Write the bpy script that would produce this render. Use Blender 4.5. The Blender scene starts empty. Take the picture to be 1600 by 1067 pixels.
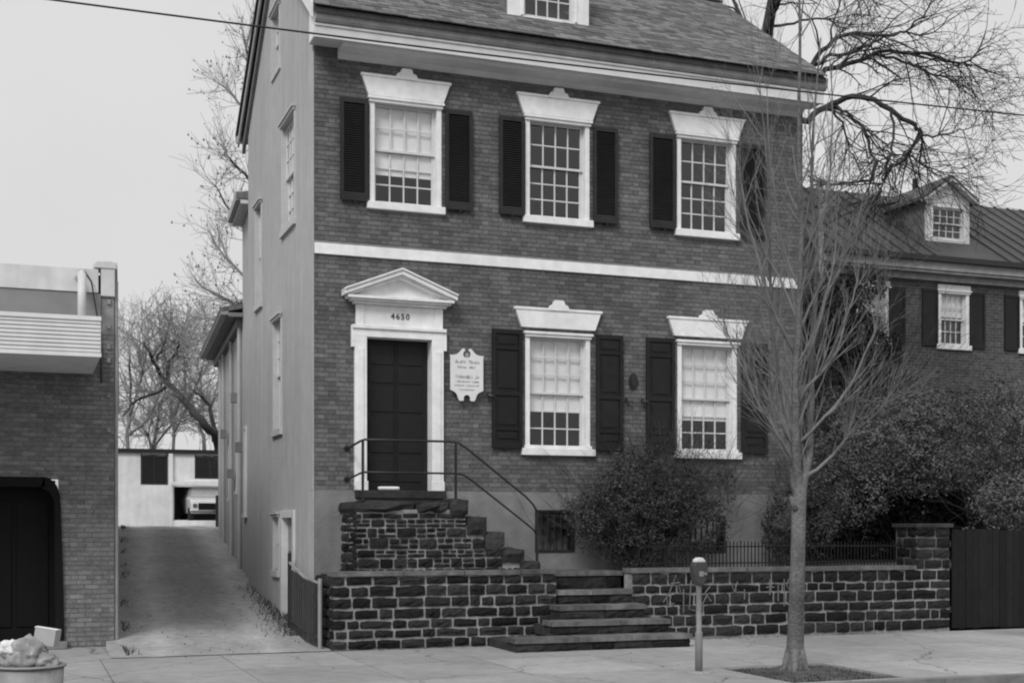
import bpy, bmesh, math, random
from mathutils import Matrix, Vector, noise
R = random.Random(7)
rad = math.radians
S = bpy.context.scene
COL = S.collection

# ------------------------------------------------------------------ camera
F, CX, HY, EYE = 2044.0, 795.0, 826.0, 1.7
TH = math.atan(760 / 2044)
ct, st = math.cos(TH), math.sin(TH)
CAM = Vector((-4.048, -19.193, EYE))
cd = bpy.data.cameras.new('camera'); cam = bpy.data.objects.new('camera', cd); COL.objects.link(cam)
cam.location = CAM
cam.rotation_euler = (rad(90), 0, -TH)
cd.sensor_width = 36; cd.lens = F / 1600 * 36
cd.shift_x = (800 - CX) / 1600; cd.shift_y = (HY - 533.5) / 1600
cd.clip_start = .1; cd.clip_end = 2000
S.camera = cam

# ------------------------------------------------------------------ light
SUN_EL, SUN_AZ = rad(43), rad(-42)       # azimuth: from the street side, a little left of the view
w = bpy.data.worlds.new('World'); S.world = w; w.use_nodes = True
nt = w.node_tree; bg = nt.nodes['Background']
sky = nt.nodes.new('ShaderNodeTexSky'); sky.sky_type = 'NISHITA'; sky.sun_disc = False
sky.sun_elevation = SUN_EL; sky.sun_rotation = rad(180) + SUN_AZ
sky.air_density = 2; sky.dust_density = 6
bw = nt.nodes.new('ShaderNodeRGBToBW'); mx = nt.nodes.new('ShaderNodeMix'); mx.data_type = 'FLOAT'
nt.links.new(sky.outputs[0], bw.inputs[0]); nt.links.new(bw.outputs[0], mx.inputs[2])
tcw = nt.nodes.new('ShaderNodeTexCoord'); cn = nt.nodes.new('ShaderNodeTexNoise'); cn.inputs['Scale'].default_value = 2.2; cn.inputs['Detail'].default_value = 5
cm = nt.nodes.new('ShaderNodeMath'); cm.operation = 'MULTIPLY_ADD'; cm.inputs[1].default_value = 2.0; cm.inputs[2].default_value = 6.6
nt.links.new(tcw.outputs['Generated'], cn.inputs[0]); nt.links.new(cn.outputs[0], cm.inputs[0]); nt.links.new(cm.outputs[0], mx.inputs[3])
mx.inputs[0].default_value = .88      # an even cloud cover over the sky
nt.links.new(mx.outputs[0], bg.inputs[0]); bg.inputs[1].default_value = .076
sd = bpy.data.lights.new('sun', 'SUN'); sun = bpy.data.objects.new('sun', sd); COL.objects.link(sun)
sd.energy = 1.5; sd.angle = rad(20); sd.color = (1, 1, 1)
sun.location = (0, -10, 20)
sdir = Vector((math.sin(SUN_AZ) * math.cos(SUN_EL), -math.cos(SUN_AZ) * math.cos(SUN_EL), math.sin(SUN_EL)))
sun.rotation_euler = sdir.to_track_quat('Z', 'Y').to_euler()
S.view_settings.view_transform = 'Standard'; S.view_settings.look = 'None'
S.view_settings.exposure = .45; S.view_settings.gamma = 1; S.view_settings.use_curve_mapping = False
S.cycles.max_bounces = 6; S.cycles.transparent_max_bounces = 12
S.cycles.filter_width = 2.1

def at(x, y, Z):
    """a point Z metres in front of the lens, seen at (x, y) of the photograph"""
    a, b = (x - CX) / F, (HY - y) / F
    return CAM + Vector(((a * ct + st) * Z, (-a * st + ct) * Z, b * Z))

# ------------------------------------------------------------------ materials (the photograph is black and white)
MATS = {}
def mat(name, v, rough=.8, n=.25, ns=6, big=.15, bs=.7, rnd=0., bump=.3, bsc=60, spec=.3, metal=0, streak=0):
    m = bpy.data.materials.new(name); m.use_nodes = True; MATS[name] = m
    t = m.node_tree; N, L = t.nodes, t.links; p = N['Principled BSDF']
    p.inputs['Roughness'].default_value = rough; p.inputs['Specular IOR Level'].default_value = spec
    p.inputs['Metallic'].default_value = metal
    g = N.new('ShaderNodeNewGeometry'); oi = N.new('ShaderNodeObjectInfo')
    def M(op, a, b=None, c=None):
        k = N.new('ShaderNodeMath'); k.operation = op
        for i, q in enumerate((a, b, c)):
            if q is None: continue
            if isinstance(q, (int, float)): k.inputs[i].default_value = q
            else: L.new(q, k.inputs[i])
        return k.outputs[0]
    def noi(scale, det=5, vec=None):
        k = N.new('ShaderNodeTexNoise'); k.inputs['Scale'].default_value = scale; k.inputs['Detail'].default_value = det
        L.new(vec or g.outputs['Position'], k.inputs['Vector']); return k.outputs['Fac']
    val = M('MULTIPLY_ADD', M('SUBTRACT', noi(ns), .5), 2 * n * 2, 1)
    val = M('MULTIPLY', val, M('MULTIPLY_ADD', M('SUBTRACT', noi(bs, 3), .5), 4 * big, 1))
    if streak:
        mp = N.new('ShaderNodeMapping'); mp.inputs['Scale'].default_value = (3, 3, .25)
        L.new(g.outputs['Position'], mp.inputs[0])
        val = M('MULTIPLY', val, M('MULTIPLY_ADD', M('SUBTRACT', noi(1.6, 4, mp.outputs[0]), .5), 4 * streak, 1))
    if rnd:
        r = M('FRACT', M('ADD', g.outputs['Random Per Island'], oi.outputs['Random']))
        val = M('MULTIPLY', val, M('MULTIPLY_ADD', M('SUBTRACT', r, .5), 2 * rnd, 1))
    val = M('MAXIMUM', M('MULTIPLY', val, v), v * .25)
    cc = N.new('ShaderNodeCombineColor')
    for i in range(3): L.new(val, cc.inputs[i])
    L.new(cc.outputs[0], p.inputs['Base Color'])
    if bump:
        b = N.new('ShaderNodeBump'); b.inputs['Strength'].default_value = bump; b.inputs['Distance'].default_value = .02
        L.new(noi(bsc, 4), b.inputs['Height']); L.new(b.outputs[0], p.inputs['Normal'])
    return m
mat('brick', .128, .9, .2, 14, .2, .8, rnd=.27, bump=.4, streak=.12)
mat('mortar', .24, .95, .25, 10, .2, .8, bump=.3)
mat('stucco', .42, .95, .07, 3, .07, .5, bump=.35, bsc=25, streak=.10)
mat('base_stucco', .20, .95, .15, 4, .2, 1.2, bump=.4, bsc=30, streak=.12)
mat('white_paint', .80, .55, .09, 9, .07, 1.5, bump=.15, streak=.07)
mat('side_trim', .50, .6, .08, 8, .05, 1.5, bump=.08)
mat('sash_paint', .62, .5, .06, 9, .05, 1.5, bump=.05)
mat('shade_cloth', .88, .9, .05, 5, .08, 2, bump=.1)
mat('cornice_paint', .62, .6, .08, 5, .08, 1, bump=.1, streak=.04)
mat('gutter_metal', .31, .5, .2, 5, .15, 1.2, bump=.1, streak=.1)
mat('shutter_paint', .014, .5, .2, 8, .2, 1, bump=.1, spec=.25)
mat('shutter_frame', .024, .5, .2, 8, .2, 1, bump=.1, spec=.25)
mat('door_paint', .014, .45, .15, 8, .15, 1, bump=.06, spec=.25)
mat('fence_wood', .009, .8, .3, 10, .2, 2, rnd=.3, bump=.3)
mat('iron', .012, .45, .2, 20, .1, 1, bump=.1, spec=.5)
mat('dark_wood', .05, .7, .3, 10, .2, 2, rnd=.25, bump=.3, streak=.1)
mat('slate', .13, .8, .25, 9, .15, 1.1, rnd=.42, bump=.3, bsc=40)
mat('stone', .023, .85, .4, 14, .3, 1.5, rnd=.6, bump=1, bsc=22, spec=.15)
mat('stone_mortar', .26, .95, .3, 12, .4, 1.3, bump=.5, bsc=40)
mat('shaded_mortar', .13, .95, .35, 12, .4, 3, bump=.5, bsc=40)  # wall mortar darkened: the shadow on the gate pier is in its colour
mat('step_stone', .12, .85, .35, 8, .3, 2, rnd=.2, bump=.5, bsc=25)
mat('stone_face', .035, .85, .4, 10, .3, 2, rnd=.3, bump=.6, bsc=25)
mat('coping', .115, .9, .3, 8, .25, 2, rnd=.2, bump=.5, bsc=25)
mat('concrete', .325, .9, .14, 5, .18, .55, rnd=.11, bump=.3, bsc=50)
mat('curb_stone', .2, .85, .2, 8, .15, 1, bump=.4, bsc=40)
mat('asphalt', .045, .9, .3, 20, .2, 1, bump=.5, bsc=90)
mat('soil', .085, .95, .35, 8, .25, 2, bump=1, bsc=18)
mat('grass_blade', .06, .8, .3, 20, .3, 2, rnd=.4, bump=0)
mat('bark', .14, .9, .35, 24, .25, 4, bump=1, bsc=38, streak=.15)
mat('twig_bark', .19, .85, .15, 20, .15, 3, bump=0)
mat('dark_bark', .045, .9, .3, 10, .2, 1.5, bump=.6, bsc=20)
mat('shade_bark', .018, .95, .2, 10, .1, 1.5, bump=0, spec=.1)  # stem bark darkened to stand in for shade inside the large shrub
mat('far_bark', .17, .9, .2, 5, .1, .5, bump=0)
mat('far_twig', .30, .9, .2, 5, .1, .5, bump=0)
mat('leaf', .05, .75, .35, 5, .3, 1.5, rnd=.5, bump=0, spec=.3)
mat('soft_leaf', .105, .85, .25, 5, .3, 1.1, rnd=.4, bump=0, spec=.25)
mat('conifer_leaf', .03, .7, .3, 5, .2, 1, rnd=.5, bump=0, spec=.2)
mat('shop_brick', .17, .9, .25, 14, .14, .7, rnd=.22, bump=.4)
mat('panel_metal', .72, .5, .05, 6, .06, 1.5, bump=.05, streak=.04)
mat('panel_soffit', .55, .7, .06, 6, .06, 1.5, bump=.05)
mat('coping_metal', .55, .5, .12, 4, .1, 1.5, bump=.1, streak=.1)
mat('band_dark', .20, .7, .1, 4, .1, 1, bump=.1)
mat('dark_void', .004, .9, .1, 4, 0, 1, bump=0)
mat('room', .12, .9, .1, 4, 0, 1, bump=0)
mat('garage_wall', .66, .9, .07, 4, .12, .8, bump=.2, streak=.08)
mat('carpaint', .60, .3, .05, 4, .05, 1, bump=0, spec=.6)
mat('chrome', .5, .25, .05, 4, .05, 1, bump=0, metal=1)
mat('tyre', .02, .8, .1, 4, .05, 1, bump=.1)
mat('far_brick', .085, .9, .3, 10, .2, 1, bump=.3)
mat('roof_metal', .065, .6, .15, 5, .2, .8, bump=.15, streak=.05)
mat('meter_grey', .22, .5, .15, 12, .1, 2, bump=.1, spec=.5)
mat('meter_dark', .05, .5, .15, 12, .1, 2, bump=.1, spec=.5)
mat('meter_dome', .65, .35, .05, 12, .05, 2, bump=0, spec=.5)
mat('paper', .72, .8, .05, 10, .05, 2, bump=.1)
mat('carton', .42, .8, .1, 10, .1, 2, bump=.1)
mat('bag_plastic', .24, .35, .3, 12, .3, 6, rnd=.3, bump=.8, bsc=14, spec=.5)
mat('can_metal', .25, .5, .2, 9, .2, 3, bump=.2, metal=0)
mat('ink', .05, .8, 0, 1, 0, 1, bump=0)
mat('chalk', .16, .95, .3, 20, .2, 2, bump=.2)
def shop_brick_far(): pass

def glass_mat(name, tint=.55, rough=.03, ior=1.5, boost=1.15):
    m = bpy.data.materials.new(name); m.use_nodes = True; MATS[name] = m
    N, L = m.node_tree.nodes, m.node_tree.links; N.clear()
    o = N.new('ShaderNodeOutputMaterial'); mixn = N.new('ShaderNodeMixShader')
    tr = N.new('ShaderNodeBsdfTransparent'); tr.inputs[0].default_value = (tint,) * 3 + (1,)
    gl = N.new('ShaderNodeBsdfGlossy'); gl.inputs['Roughness'].default_value = rough
    fr = N.new('ShaderNodeFresnel'); fr.inputs[0].default_value = ior
    g = N.new('ShaderNodeNewGeometry'); nz = N.new('ShaderNodeTexNoise'); nz.inputs['Scale'].default_value = 2.5
    L.new(g.outputs['Position'], nz.inputs[0])
    bu = N.new('ShaderNodeBump'); bu.inputs['Strength'].default_value = .15; bu.inputs['Distance'].default_value = .05
    L.new(nz.outputs[0], bu.inputs['Height']); L.new(bu.outputs[0], gl.inputs['Normal'])
    io = N.new('ShaderNodeMath'); io.operation = 'MULTIPLY_ADD'; io.inputs[1].default_value = 1 / ior - ior; io.inputs[2].default_value = ior
    L.new(g.outputs['Backfacing'], io.inputs[0]); L.new(io.outputs[0], fr.inputs[0])      # the same sheet of glass from either side
    mu = N.new('ShaderNodeMath'); mu.operation = 'MULTIPLY'; mu.inputs[1].default_value = boost
    L.new(fr.outputs[0], mu.inputs[0]); L.new(mu.outputs[0], mixn.inputs[0])
    L.new(tr.outputs[0], mixn.inputs[1]); L.new(gl.outputs[0], mixn.inputs[2]); L.new(mixn.outputs[0], o.inputs[0])
    return m
glass_mat('glass', .93, boost=2.0); glass_mat('car_glass', .35, .15, 1.6, 3)

# driveway: worn wheel tracks, the wear follows the lane
m = mat('driveway', .245, .95, .2, 7, .12, .8, bump=.7, bsc=40)
t = m.node_tree; N, L = t.nodes, t.links; p = N['Principled BSDF']
src = p.inputs['Base Color'].links[0].from_socket
g = N.new('ShaderNodeNewGeometry'); sp = N.new('ShaderNodeSeparateXYZ'); L.new(g.outputs['Position'], sp.inputs[0])
def _m(op, a, b=None, c=None):
    k = N.new('ShaderNodeMath'); k.operation = op
    for i, q in enumerate((a, b, c)):
        if q is None: continue
        if isinstance(q, (int, float)): k.inputs[i].default_value = q
        else: L.new(q, k.inputs[i])
    return k.outputs[0]
nz = N.new('ShaderNodeTexNoise'); nz.inputs['Scale'].default_value = .9; nz.inputs['Detail'].default_value = 5
L.new(g.outputs['Position'], nz.inputs[0])
lane = _m('SUBTRACT', sp.outputs[0], _m('MULTIPLY', sp.outputs[1], .068))
lane = _m('ADD', lane, _m('MULTIPLY_ADD', nz.outputs[0], .6, -.3))
def band(c, wd):
    q = _m('ABSOLUTE', _m('SUBTRACT', lane, c)); return _m('MAXIMUM', _m('SUBTRACT', 1, _m('DIVIDE', q, wd)), 0)
tr = _m('MULTIPLY', _m('MAXIMUM', band(-.75, .42), band(-2.2, .42)), 1.0)
near = _m('MAXIMUM', _m('SUBTRACT', 1, _m('DIVIDE', _m('ABSOLUTE', _m('ADD', sp.outputs[1], .8)), 3.6)), 0)
amt = _m('MULTIPLY_ADD', _m('MAXIMUM', tr, _m('MULTIPLY', near, .35)), .6, 1.2)
sc = N.new('ShaderNodeVectorMath'); sc.operation = 'SCALE'; L.new(src, sc.inputs[0]); L.new(amt, sc.inputs['Scale'])
L.new(sc.outputs[0], p.inputs['Base Color'])

m = MATS['concrete']; t = m.node_tree; N, L = t.nodes, t.links; p = N['Principled BSDF']
src = p.inputs['Base Color'].links[0].from_socket
g = N.new('ShaderNodeNewGeometry')
n2 = N.new('ShaderNodeTexNoise'); n2.inputs['Scale'].default_value = 2.2; n2.inputs['Detail'].default_value = 6; L.new(g.outputs['Position'], n2.inputs[0])
v1 = N.new('ShaderNodeVectorMath'); v1.operation = 'MULTIPLY_ADD'; v1.inputs[1].default_value = (.5, .5, 0); L.new(n2.outputs['Color'], v1.inputs[0]); L.new(g.outputs['Position'], v1.inputs[2])
vo = N.new('ShaderNodeTexVoronoi'); vo.feature = 'DISTANCE_TO_EDGE'; vo.inputs['Scale'].default_value = .42; L.new(v1.outputs[0], vo.inputs['Vector'])
cr_ = _m('MULTIPLY_ADD', _m('LESS_THAN', vo.outputs['Distance'], .004), -.5, 1)
n3 = N.new('ShaderNodeTexNoise'); n3.inputs['Scale'].default_value = 7; n3.inputs['Detail'].default_value = 2; L.new(g.outputs['Position'], n3.inputs[0])
sp_ = _m('MULTIPLY_ADD', _m('GREATER_THAN', n3.outputs[0], .69), -.22, 1)
sc = N.new('ShaderNodeVectorMath'); sc.operation = 'SCALE'; L.new(src, sc.inputs[0]); L.new(_m('MULTIPLY', cr_, sp_), sc.inputs['Scale'])
L.new(sc.outputs[0], p.inputs['Base Color'])

# far brick walls: joints too small to tell apart there
m = MATS['far_brick']; t = m.node_tree; N, L = t.nodes, t.links; p = N['Principled BSDF']
src = p.inputs['Base Color'].links[0].from_socket
tc = N.new('ShaderNodeNewGeometry'); se = N.new('ShaderNodeSeparateXYZ'); L.new(tc.outputs['Position'], se.inputs[0])
ad = N.new('ShaderNodeMath'); ad.operation = 'ADD'; L.new(se.outputs[0], ad.inputs[0]); L.new(se.outputs[1], ad.inputs[1])
co = N.new('ShaderNodeCombineXYZ'); L.new(ad.outputs[0], co.inputs[0]); L.new(se.outputs[2], co.inputs[1])
bt = N.new('ShaderNodeTexBrick'); bt.inputs['Scale'].default_value = 1; bt.inputs['Brick Width'].default_value = .21
bt.inputs['Row Height'].default_value = .072; bt.inputs['Mortar Size'].default_value = .008
bt.inputs['Color1'].default_value = (.7, .7, .7, 1); bt.inputs['Color2'].default_value = (1.3, 1.3, 1.3, 1); bt.inputs['Mortar'].default_value = (1.7, 1.7, 1.7, 1)
L.new(co.outputs[0], bt.inputs['Vector'])
mm = N.new('ShaderNodeVectorMath'); mm.operation = 'MULTIPLY'; L.new(src, mm.inputs[0]); L.new(bt.outputs['Color'], mm.inputs[1])
L.new(mm.outputs[0], p.inputs['Base Color'])

# ------------------------------------------------------------------ object helpers
ORG = {}
def thing(name, label, cat, loc, group=None):
    o = bpy.data.objects.new(name, None); COL.objects.link(o); o.location = loc; o.empty_display_size = .2
    o['label'] = label; o['category'] = cat
    if group: o['group'] = group
    ORG[o.name] = Vector(loc); return o
def tag(o, label, cat, group=None):
    o['label'] = label; o['category'] = cat
    if group: o['group'] = group
    return o
def link(name, me, parent=None, kind=None, mtx=None):
    o = bpy.data.objects.new(name, me); COL.objects.link(o)
    org = ORG[parent.name] if parent else Vector((0, 0, 0)); ORG[o.name] = org
    if parent: o.parent = parent
    if kind: o['kind'] = kind
    return o

class MB:
    """collects boxes, tubes and prisms in world space; .T maps a local frame (u, depth, z) into the world"""
    def __init__(s, T=None): s.v = []; s.f = []; s.T = T
    def add(s, vs, fs):
        k = len(s.v)
        for q in vs:
            q = Vector(q); s.v.append(s.T @ q if s.T else q)
        s.f += [tuple(i + k for i in f) for f in fs]
    def box(s, x0, x1, y0, y1, z0, z1):
        x0, x1 = min(x0, x1), max(x0, x1); y0, y1 = min(y0, y1), max(y0, y1); z0, z1 = min(z0, z1), max(z0, z1)
        s.add([(x, y, z) for z in (z0, z1) for y in (y0, y1) for x in (x0, x1)],
              [(0, 2, 3, 1), (4, 5, 7, 6), (0, 1, 5, 4), (2, 6, 7, 3), (0, 4, 6, 2), (1, 3, 7, 5)])
        return s
    def prism(s, pts, y0, y1, axis='y'):
        """polygon pts (a, b) extruded along axis"""
        n = len(pts)
        def P(a, b, c): return {'y': (a, c, b), 'x': (c, a, b), 'z': (a, b, c)}[axis]
        s.add([P(a, b, y0) for a, b in pts] + [P(a, b, y1) for a, b in pts],
              [tuple(range(n)), tuple(range(2 * n - 1, n - 1, -1))] + [(i, i + n, (i + 1) % n + n, (i + 1) % n) for i in range(n)])
        return s
    def tube(s, pts, rs, n=6, cap=True):
        pts = [Vector(p) for p in pts]; N_ = len(pts)
        if not isinstance(rs, (list, tuple)): rs = [rs] * N_
        up = Vector((0, 0, 1)); prev = None; vs = []
        for i, p in enumerate(pts):
            d = (pts[min(i + 1, N_ - 1)] - pts[max(i - 1, 0)])
            if d.length < 1e-9: d = up.copy()
            d.normalize()
            if prev is None:
                a = d.cross(up)
                if a.length < 1e-3: a = d.cross(Vector((1, 0, 0)))
            else: a = prev - d * prev.dot(d)
            a.normalize(); prev = a; b = d.cross(a)
            for k in range(n):
                t_ = 2 * math.pi * k / n
                vs.append(p + (a * math.cos(t_) + b * math.sin(t_)) * rs[i])
        fs = [(i * n + k, i * n + (k + 1) % n, (i + 1) * n + (k + 1) % n, (i + 1) * n + k) for i in range(N_ - 1) for k in range(n)]
        if cap and n > 3: fs += [tuple(range(n - 1, -1, -1)), tuple(range((N_ - 1) * n, N_ * n))]
        s.add(vs, fs); return s
    def lathe(s, c, prof, n=20):
        vs = []; c = Vector(c)
        for r, z in prof:
            for k in range(n):
                t_ = 2 * math.pi * k / n; vs.append((c.x + r * math.cos(t_), c.y + r * math.sin(t_), c.z + z))
        m_ = len(prof)
        fs = [(i * n + k, i * n + (k + 1) % n, (i + 1) * n + (k + 1) % n, (i + 1) * n + k) for i in range(m_ - 1) for k in range(n)]
        s.add(vs, fs); return s
    def build(s, name, m, parent=None, kind=None, smooth=False, bevel=0):
        org = ORG[parent.name] if parent else Vector((0, 0, 0))
        me = bpy.data.meshes.new(name)
        me.from_pydata([v - org for v in s.v], [], s.f); me.materials.append(MATS[m] if isinstance(m, str) else m)
        if smooth: me.polygons.foreach_set('use_smooth', [True] * len(me.polygons))
        o = link(name, me, parent, kind)
        if bevel:
            b = o.modifiers.new('b', 'BEVEL'); b.width = bevel; b.segments = 2; b.limit_method = 'ANGLE'
        return o

# unit pieces: a plain box, and rough stones with a hewn face
UNIT = {}
def unit(kind, m):
    if (kind, m) in UNIT: return UNIT[kind, m]
    if kind == 'box':
        vs = [(x, y, z) for z in (-.5, .5) for y in (-.5, .5) for x in (-.5, .5)]
        fs = [(0, 2, 3, 1), (4, 5, 7, 6), (0, 1, 5, 4), (2, 6, 7, 3), (0, 4, 6, 2), (1, 3, 7, 5)]
    else:
        r = random.Random(hash(kind) % 999 if False else sum(map(ord, kind)))
        nx, nz = 5, 4; vs = []; fs = []
        for j in range(nz):
            for i in range(nx):
                ex = i in (0, nx - 1); ez = j in (0, nz - 1)
                x = i / (nx - 1) - .5; z = j / (nz - 1) - .5
                if ex and ez: x *= .985; z *= .95
                x += r.uniform(-.03, .03) * (1 if not ex else .5); z += r.uniform(-.06, .06)
                y = -.5 + (.07 if (ex or ez) else r.uniform(-.10, .06))
                vs.append((x, y, z))
        k = len(vs)
        bd = [i for i in range(nx)] + [j * nx + nx - 1 for j in range(1, nz)] + [(nz - 1) * nx + i for i in range(nx - 2, -1, -1)] + [j * nx for j in range(nz - 2, 0, -1)]
        for j in range(nz - 1):
            for i in range(nx - 1):
                a = j * nx + i; fs += [(a, a + 1, a + nx + 1, a + nx)]
        for b in bd: vs.append((vs[b][0], .5, vs[b][2]))
        n = len(bd)
        for i in range(n): fs.append((bd[i], k + i, k + (i + 1) % n, bd[(i + 1) % n]))
    me = bpy.data.meshes.new(kind + '_piece'); me.from_pydata(vs, [], fs); me.materials.append(MATS[m]); UNIT[kind, m] = me
    return me
def pieces(parent, name, mats_, m, kind='box', limit=300, rest=None):
    """mats_: world matrices of unit pieces; the nearest become objects of their own, the others one stuff part"""
    mats_ = sorted(mats_, key=lambda q: (q.to_translation() - CAM).length)
    org = ORG[parent.name] if parent else Vector((0, 0, 0)); inv = Matrix.Translation(-org)
    for i, q in enumerate(mats_[:limit]):
        k = kind if kind == 'box' else '%s%d' % (kind, R.randrange(7))
        o = link(name, unit(k, m), parent); o.matrix_local = inv @ q
        if not parent: o['kind'] = 'stuff'
    left = mats_[limit:]
    if left:
        vs, fs = [], []
        for q in left:
            u = unit(kind if kind == 'box' else '%s%d' % (kind, R.randrange(7)), m); k0 = len(vs)
            vs += [inv @ q @ v.co for v in u.vertices]; fs += [tuple(i + k0 for i in p.vertices) for p in u.polygons]
        me = bpy.data.meshes.new(name + '_work'); me.from_pydata(vs, [], fs); me.materials.append(MATS[m])
        link(rest or (name + '_work'), me, parent, 'stuff')
def pm(c, s, rot=None):
    q = Matrix.Translation(c)
    if rot is not None: q = q @ rot
    return q @ Matrix.Diagonal((s[0], s[1], s[2], 1))

FRONT = Matrix.Identity(4)
SIDE = Matrix(((0, 1, 0, 0), (-1, 0, 0, 0), (0, 0, 1, 0), (0, 0, 0, 1)))       # u = -Y, depth = +X
def at_y(y): return Matrix.Translation((0, y, 0))

def wall_cells(mb, u0, u1, z0, z1, holes, d0, d1):
    us = sorted({u0, u1} | {h[0] for h in holes} | {h[1] for h in holes}); us = [u for u in us if u0 <= u <= u1]
    for a, b in zip(us, us[1:]):
        hs = sorted([h for h in holes if h[0] < b - 1e-6 and h[1] > a + 1e-6], key=lambda h: h[2])
        z = z0
        for h in hs:
            if h[2] > z: mb.box(a, b, d0, d1, z, h[2])
            z = max(z, h[3])
        if z < z1: mb.box(a, b, d0, d1, z, z1)

def brick_rows(T, u0, u1, z0, z1, holes, course=.07, L_=.205, H_=.098, J=.010, proud=.006, depth=.05, common=False, jit=.0012):
    out = []; rot = T.to_3x3().to_4x4(); row = 0; z = z0
    while z + course * .6 < z1:
        zt = min(z + course, z1) - J; zb = z; zc = (zb + zt) / 2
        segs = [(u0, u1)]
        for h in holes:
            if h[2] < zt and h[3] > zb:
                ns = []
                for a, b in segs:
                    if h[1] <= a or h[0] >= b: ns.append((a, b)); continue
                    if h[0] > a: ns.append((a, h[0]))
                    if h[1] < b: ns.append((h[1], b))
                segs = ns
        u = u0 - ((L_ + J) / 2 + (H_ + J) / 2 if row % 2 else 0) * (1 if not common else .7); k = 0
        while u < u1:
            ln = (L_ if (k % 2 == 0) else H_) if not common else (H_ if row % 7 == 0 else L_)
            for a, b in segs:
                aa, bb = max(u, a), min(u + ln, b)
                if bb - aa > .025:
                    c = T @ Vector(((aa + bb) / 2, depth / 2 - proud + R.uniform(-jit, jit), zc + R.uniform(-.001, .001)))
                    out.append(pm(c, (bb - aa, depth, zt - zb), rot))
            u += ln + J; k += 1
        z += course; row += 1
    return out

# ------------------------------------------------------------------ ground
def gz(y):
    P = [(-400, 0), (-1, 0), (0, .02), (5.8, .61), (15, 1.68), (34, 1.82), (500, 1.9)]
    for (a, b), (c, d) in zip(P, P[1:]):
        if y <= c: return b + (d - b) * (y - a) / (c - a)
    return P[-1][1]
mb = MB(); ys = [-400, -60, -30, -20.5, -7.2, -2, -1, 0, 1, 2.9, 5.8, 8, 10, 12, 15, 20, 34, 60, 120, 500]
xs = [-400, -60, -20, -3, 0, 8.44, 20, 60, 400]
vs = []
for y in ys:
    for x in xs: vs.append((x, y, gz(y) - .16 if y > -7.2 else -.24))
mb.add(vs, [(j * len(xs) + i, j * len(xs) + i + 1, (j + 1) * len(xs) + i + 1, (j + 1) * len(xs) + i) for j in range(len(ys) - 1) for i in range(len(xs) - 1)])
mb.build('ground', 'soil', kind='structure')
MB().box(-60, 60, -19.5, -6.965, -.235, -.13).build('road', 'asphalt', kind='structure')
cb = []; x = -14.0
while x < 22: cb.append(pm((x + .9, -6.885, -.08), (1.79, .15, .158))); x += 1.8
curb = MB().box(-60, -14, -6.96, -6.81, -.16, 0).box(22, 60, -6.96, -6.81, -.16, 0).build('curb', 'curb_stone', kind='structure')
pieces(curb, 'curb_stone', cb, 'curb_stone')
side = MB().box(-60, 60, -6.805, -1.3, -.15, -.03).box(-60, -2.8, -1.3, .6, -.15, -.03).box(-60, 60, -26, -19.6, -.2, 0).build('pavement', 'soil', kind='structure')
pit = (3.95, 5.45, -6.72, -5.02)
sl = []
def sub(r, h):
    if h[1] <= r[0] or h[0] >= r[1] or h[3] <= r[2] or h[2] >= r[3]: return [r]
    o = []
    if h[0] > r[0]: o.append((r[0], h[0], r[2], r[3]))
    if h[1] < r[1]: o.append((h[1], r[1], r[2], r[3]))
    a, b = max(r[0], h[0]), min(r[1], h[1])
    if h[2] > r[2]: o.append((a, b, r[2], h[2]))
    if h[3] < r[3]: o.append((a, b, h[3], r[3]))
    return o
for i in range(-7, 13):
    for (a, b) in ((-6.80, -5.02), (-5.02, -3.15), (-3.15, -1.3)):
        sl += sub((i * 1.55, i * 1.55 + 1.55, a, b), pit)
for i in range(-7, -1): sl.append((i * 1.55 - .0 + .3, i * 1.55 + 1.85, -1.3, .58))
ms = []
for a, b, c, d in sl:
    if b - a > .03 and d - c > .03:
        ms.append(pm(((a + b) / 2, (c + d) / 2, -.03 + R.uniform(-.0025, .002)), (b - a - .012, d - c - .012, .06),
                     Matrix.Rotation(R.uniform(-.0012, .0012), 4, 'X')))
pieces(side, 'paving_slab', ms, 'concrete')

def sheet(name, m, xy, zf, nx, ny, kind='structure', amp=0.0, ns=1.5, parent=None):
    """height sheet over a quad region; xy(s, t) -> (x, y)"""
    mb = MB(); vs = []
    for j in range(ny + 1):
        for i in range(nx + 1):
            x, y = xy(i / nx, j / ny)
            vs.append((x, y, zf(x, y) + amp * noise.noise((x * ns, y * ns, 3))))
    mb.add(vs, [(j * (nx + 1) + i, j * (nx + 1) + i + 1, (j + 1) * (nx + 1) + i + 1, (j + 1) * (nx + 1) + i) for j in range(ny) for i in range(nx)])
    return mb.build(name, m, parent, kind, smooth=True)
sheet('driveway', 'driveway', lambda s, t_: ((-2.95 + s * 3.3) + max(0, (-1.29 + t_ * 36)) * .068, -1.29 + t_ * 36), lambda x, y: gz(y) + .008, 20, 180, amp=.02)
sheet('garden_ground', 'soil', lambda s, t_: (.1 + s * 8.4, -1.0 + t_ * .98), lambda x, y: 1.04, 40, 6, amp=.03)
sheet('garden_ground', 'soil', lambda s, t_: (8.5 + s * 14, -1.0 + t_ * 16), lambda x, y: 1.04 + .03 * max(0, y), 40, 40, amp=.04)
sheet('tree_pit', 'soil', lambda s, t_: (3.96 + s * 1.48, -6.71 + t_ * 1.68), lambda x, y: -.035 + .05 * math.exp(-((x - 4.7) ** 2 + (y + 5.6) ** 2) / .12), 24, 24, amp=.05, ns=4)

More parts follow.
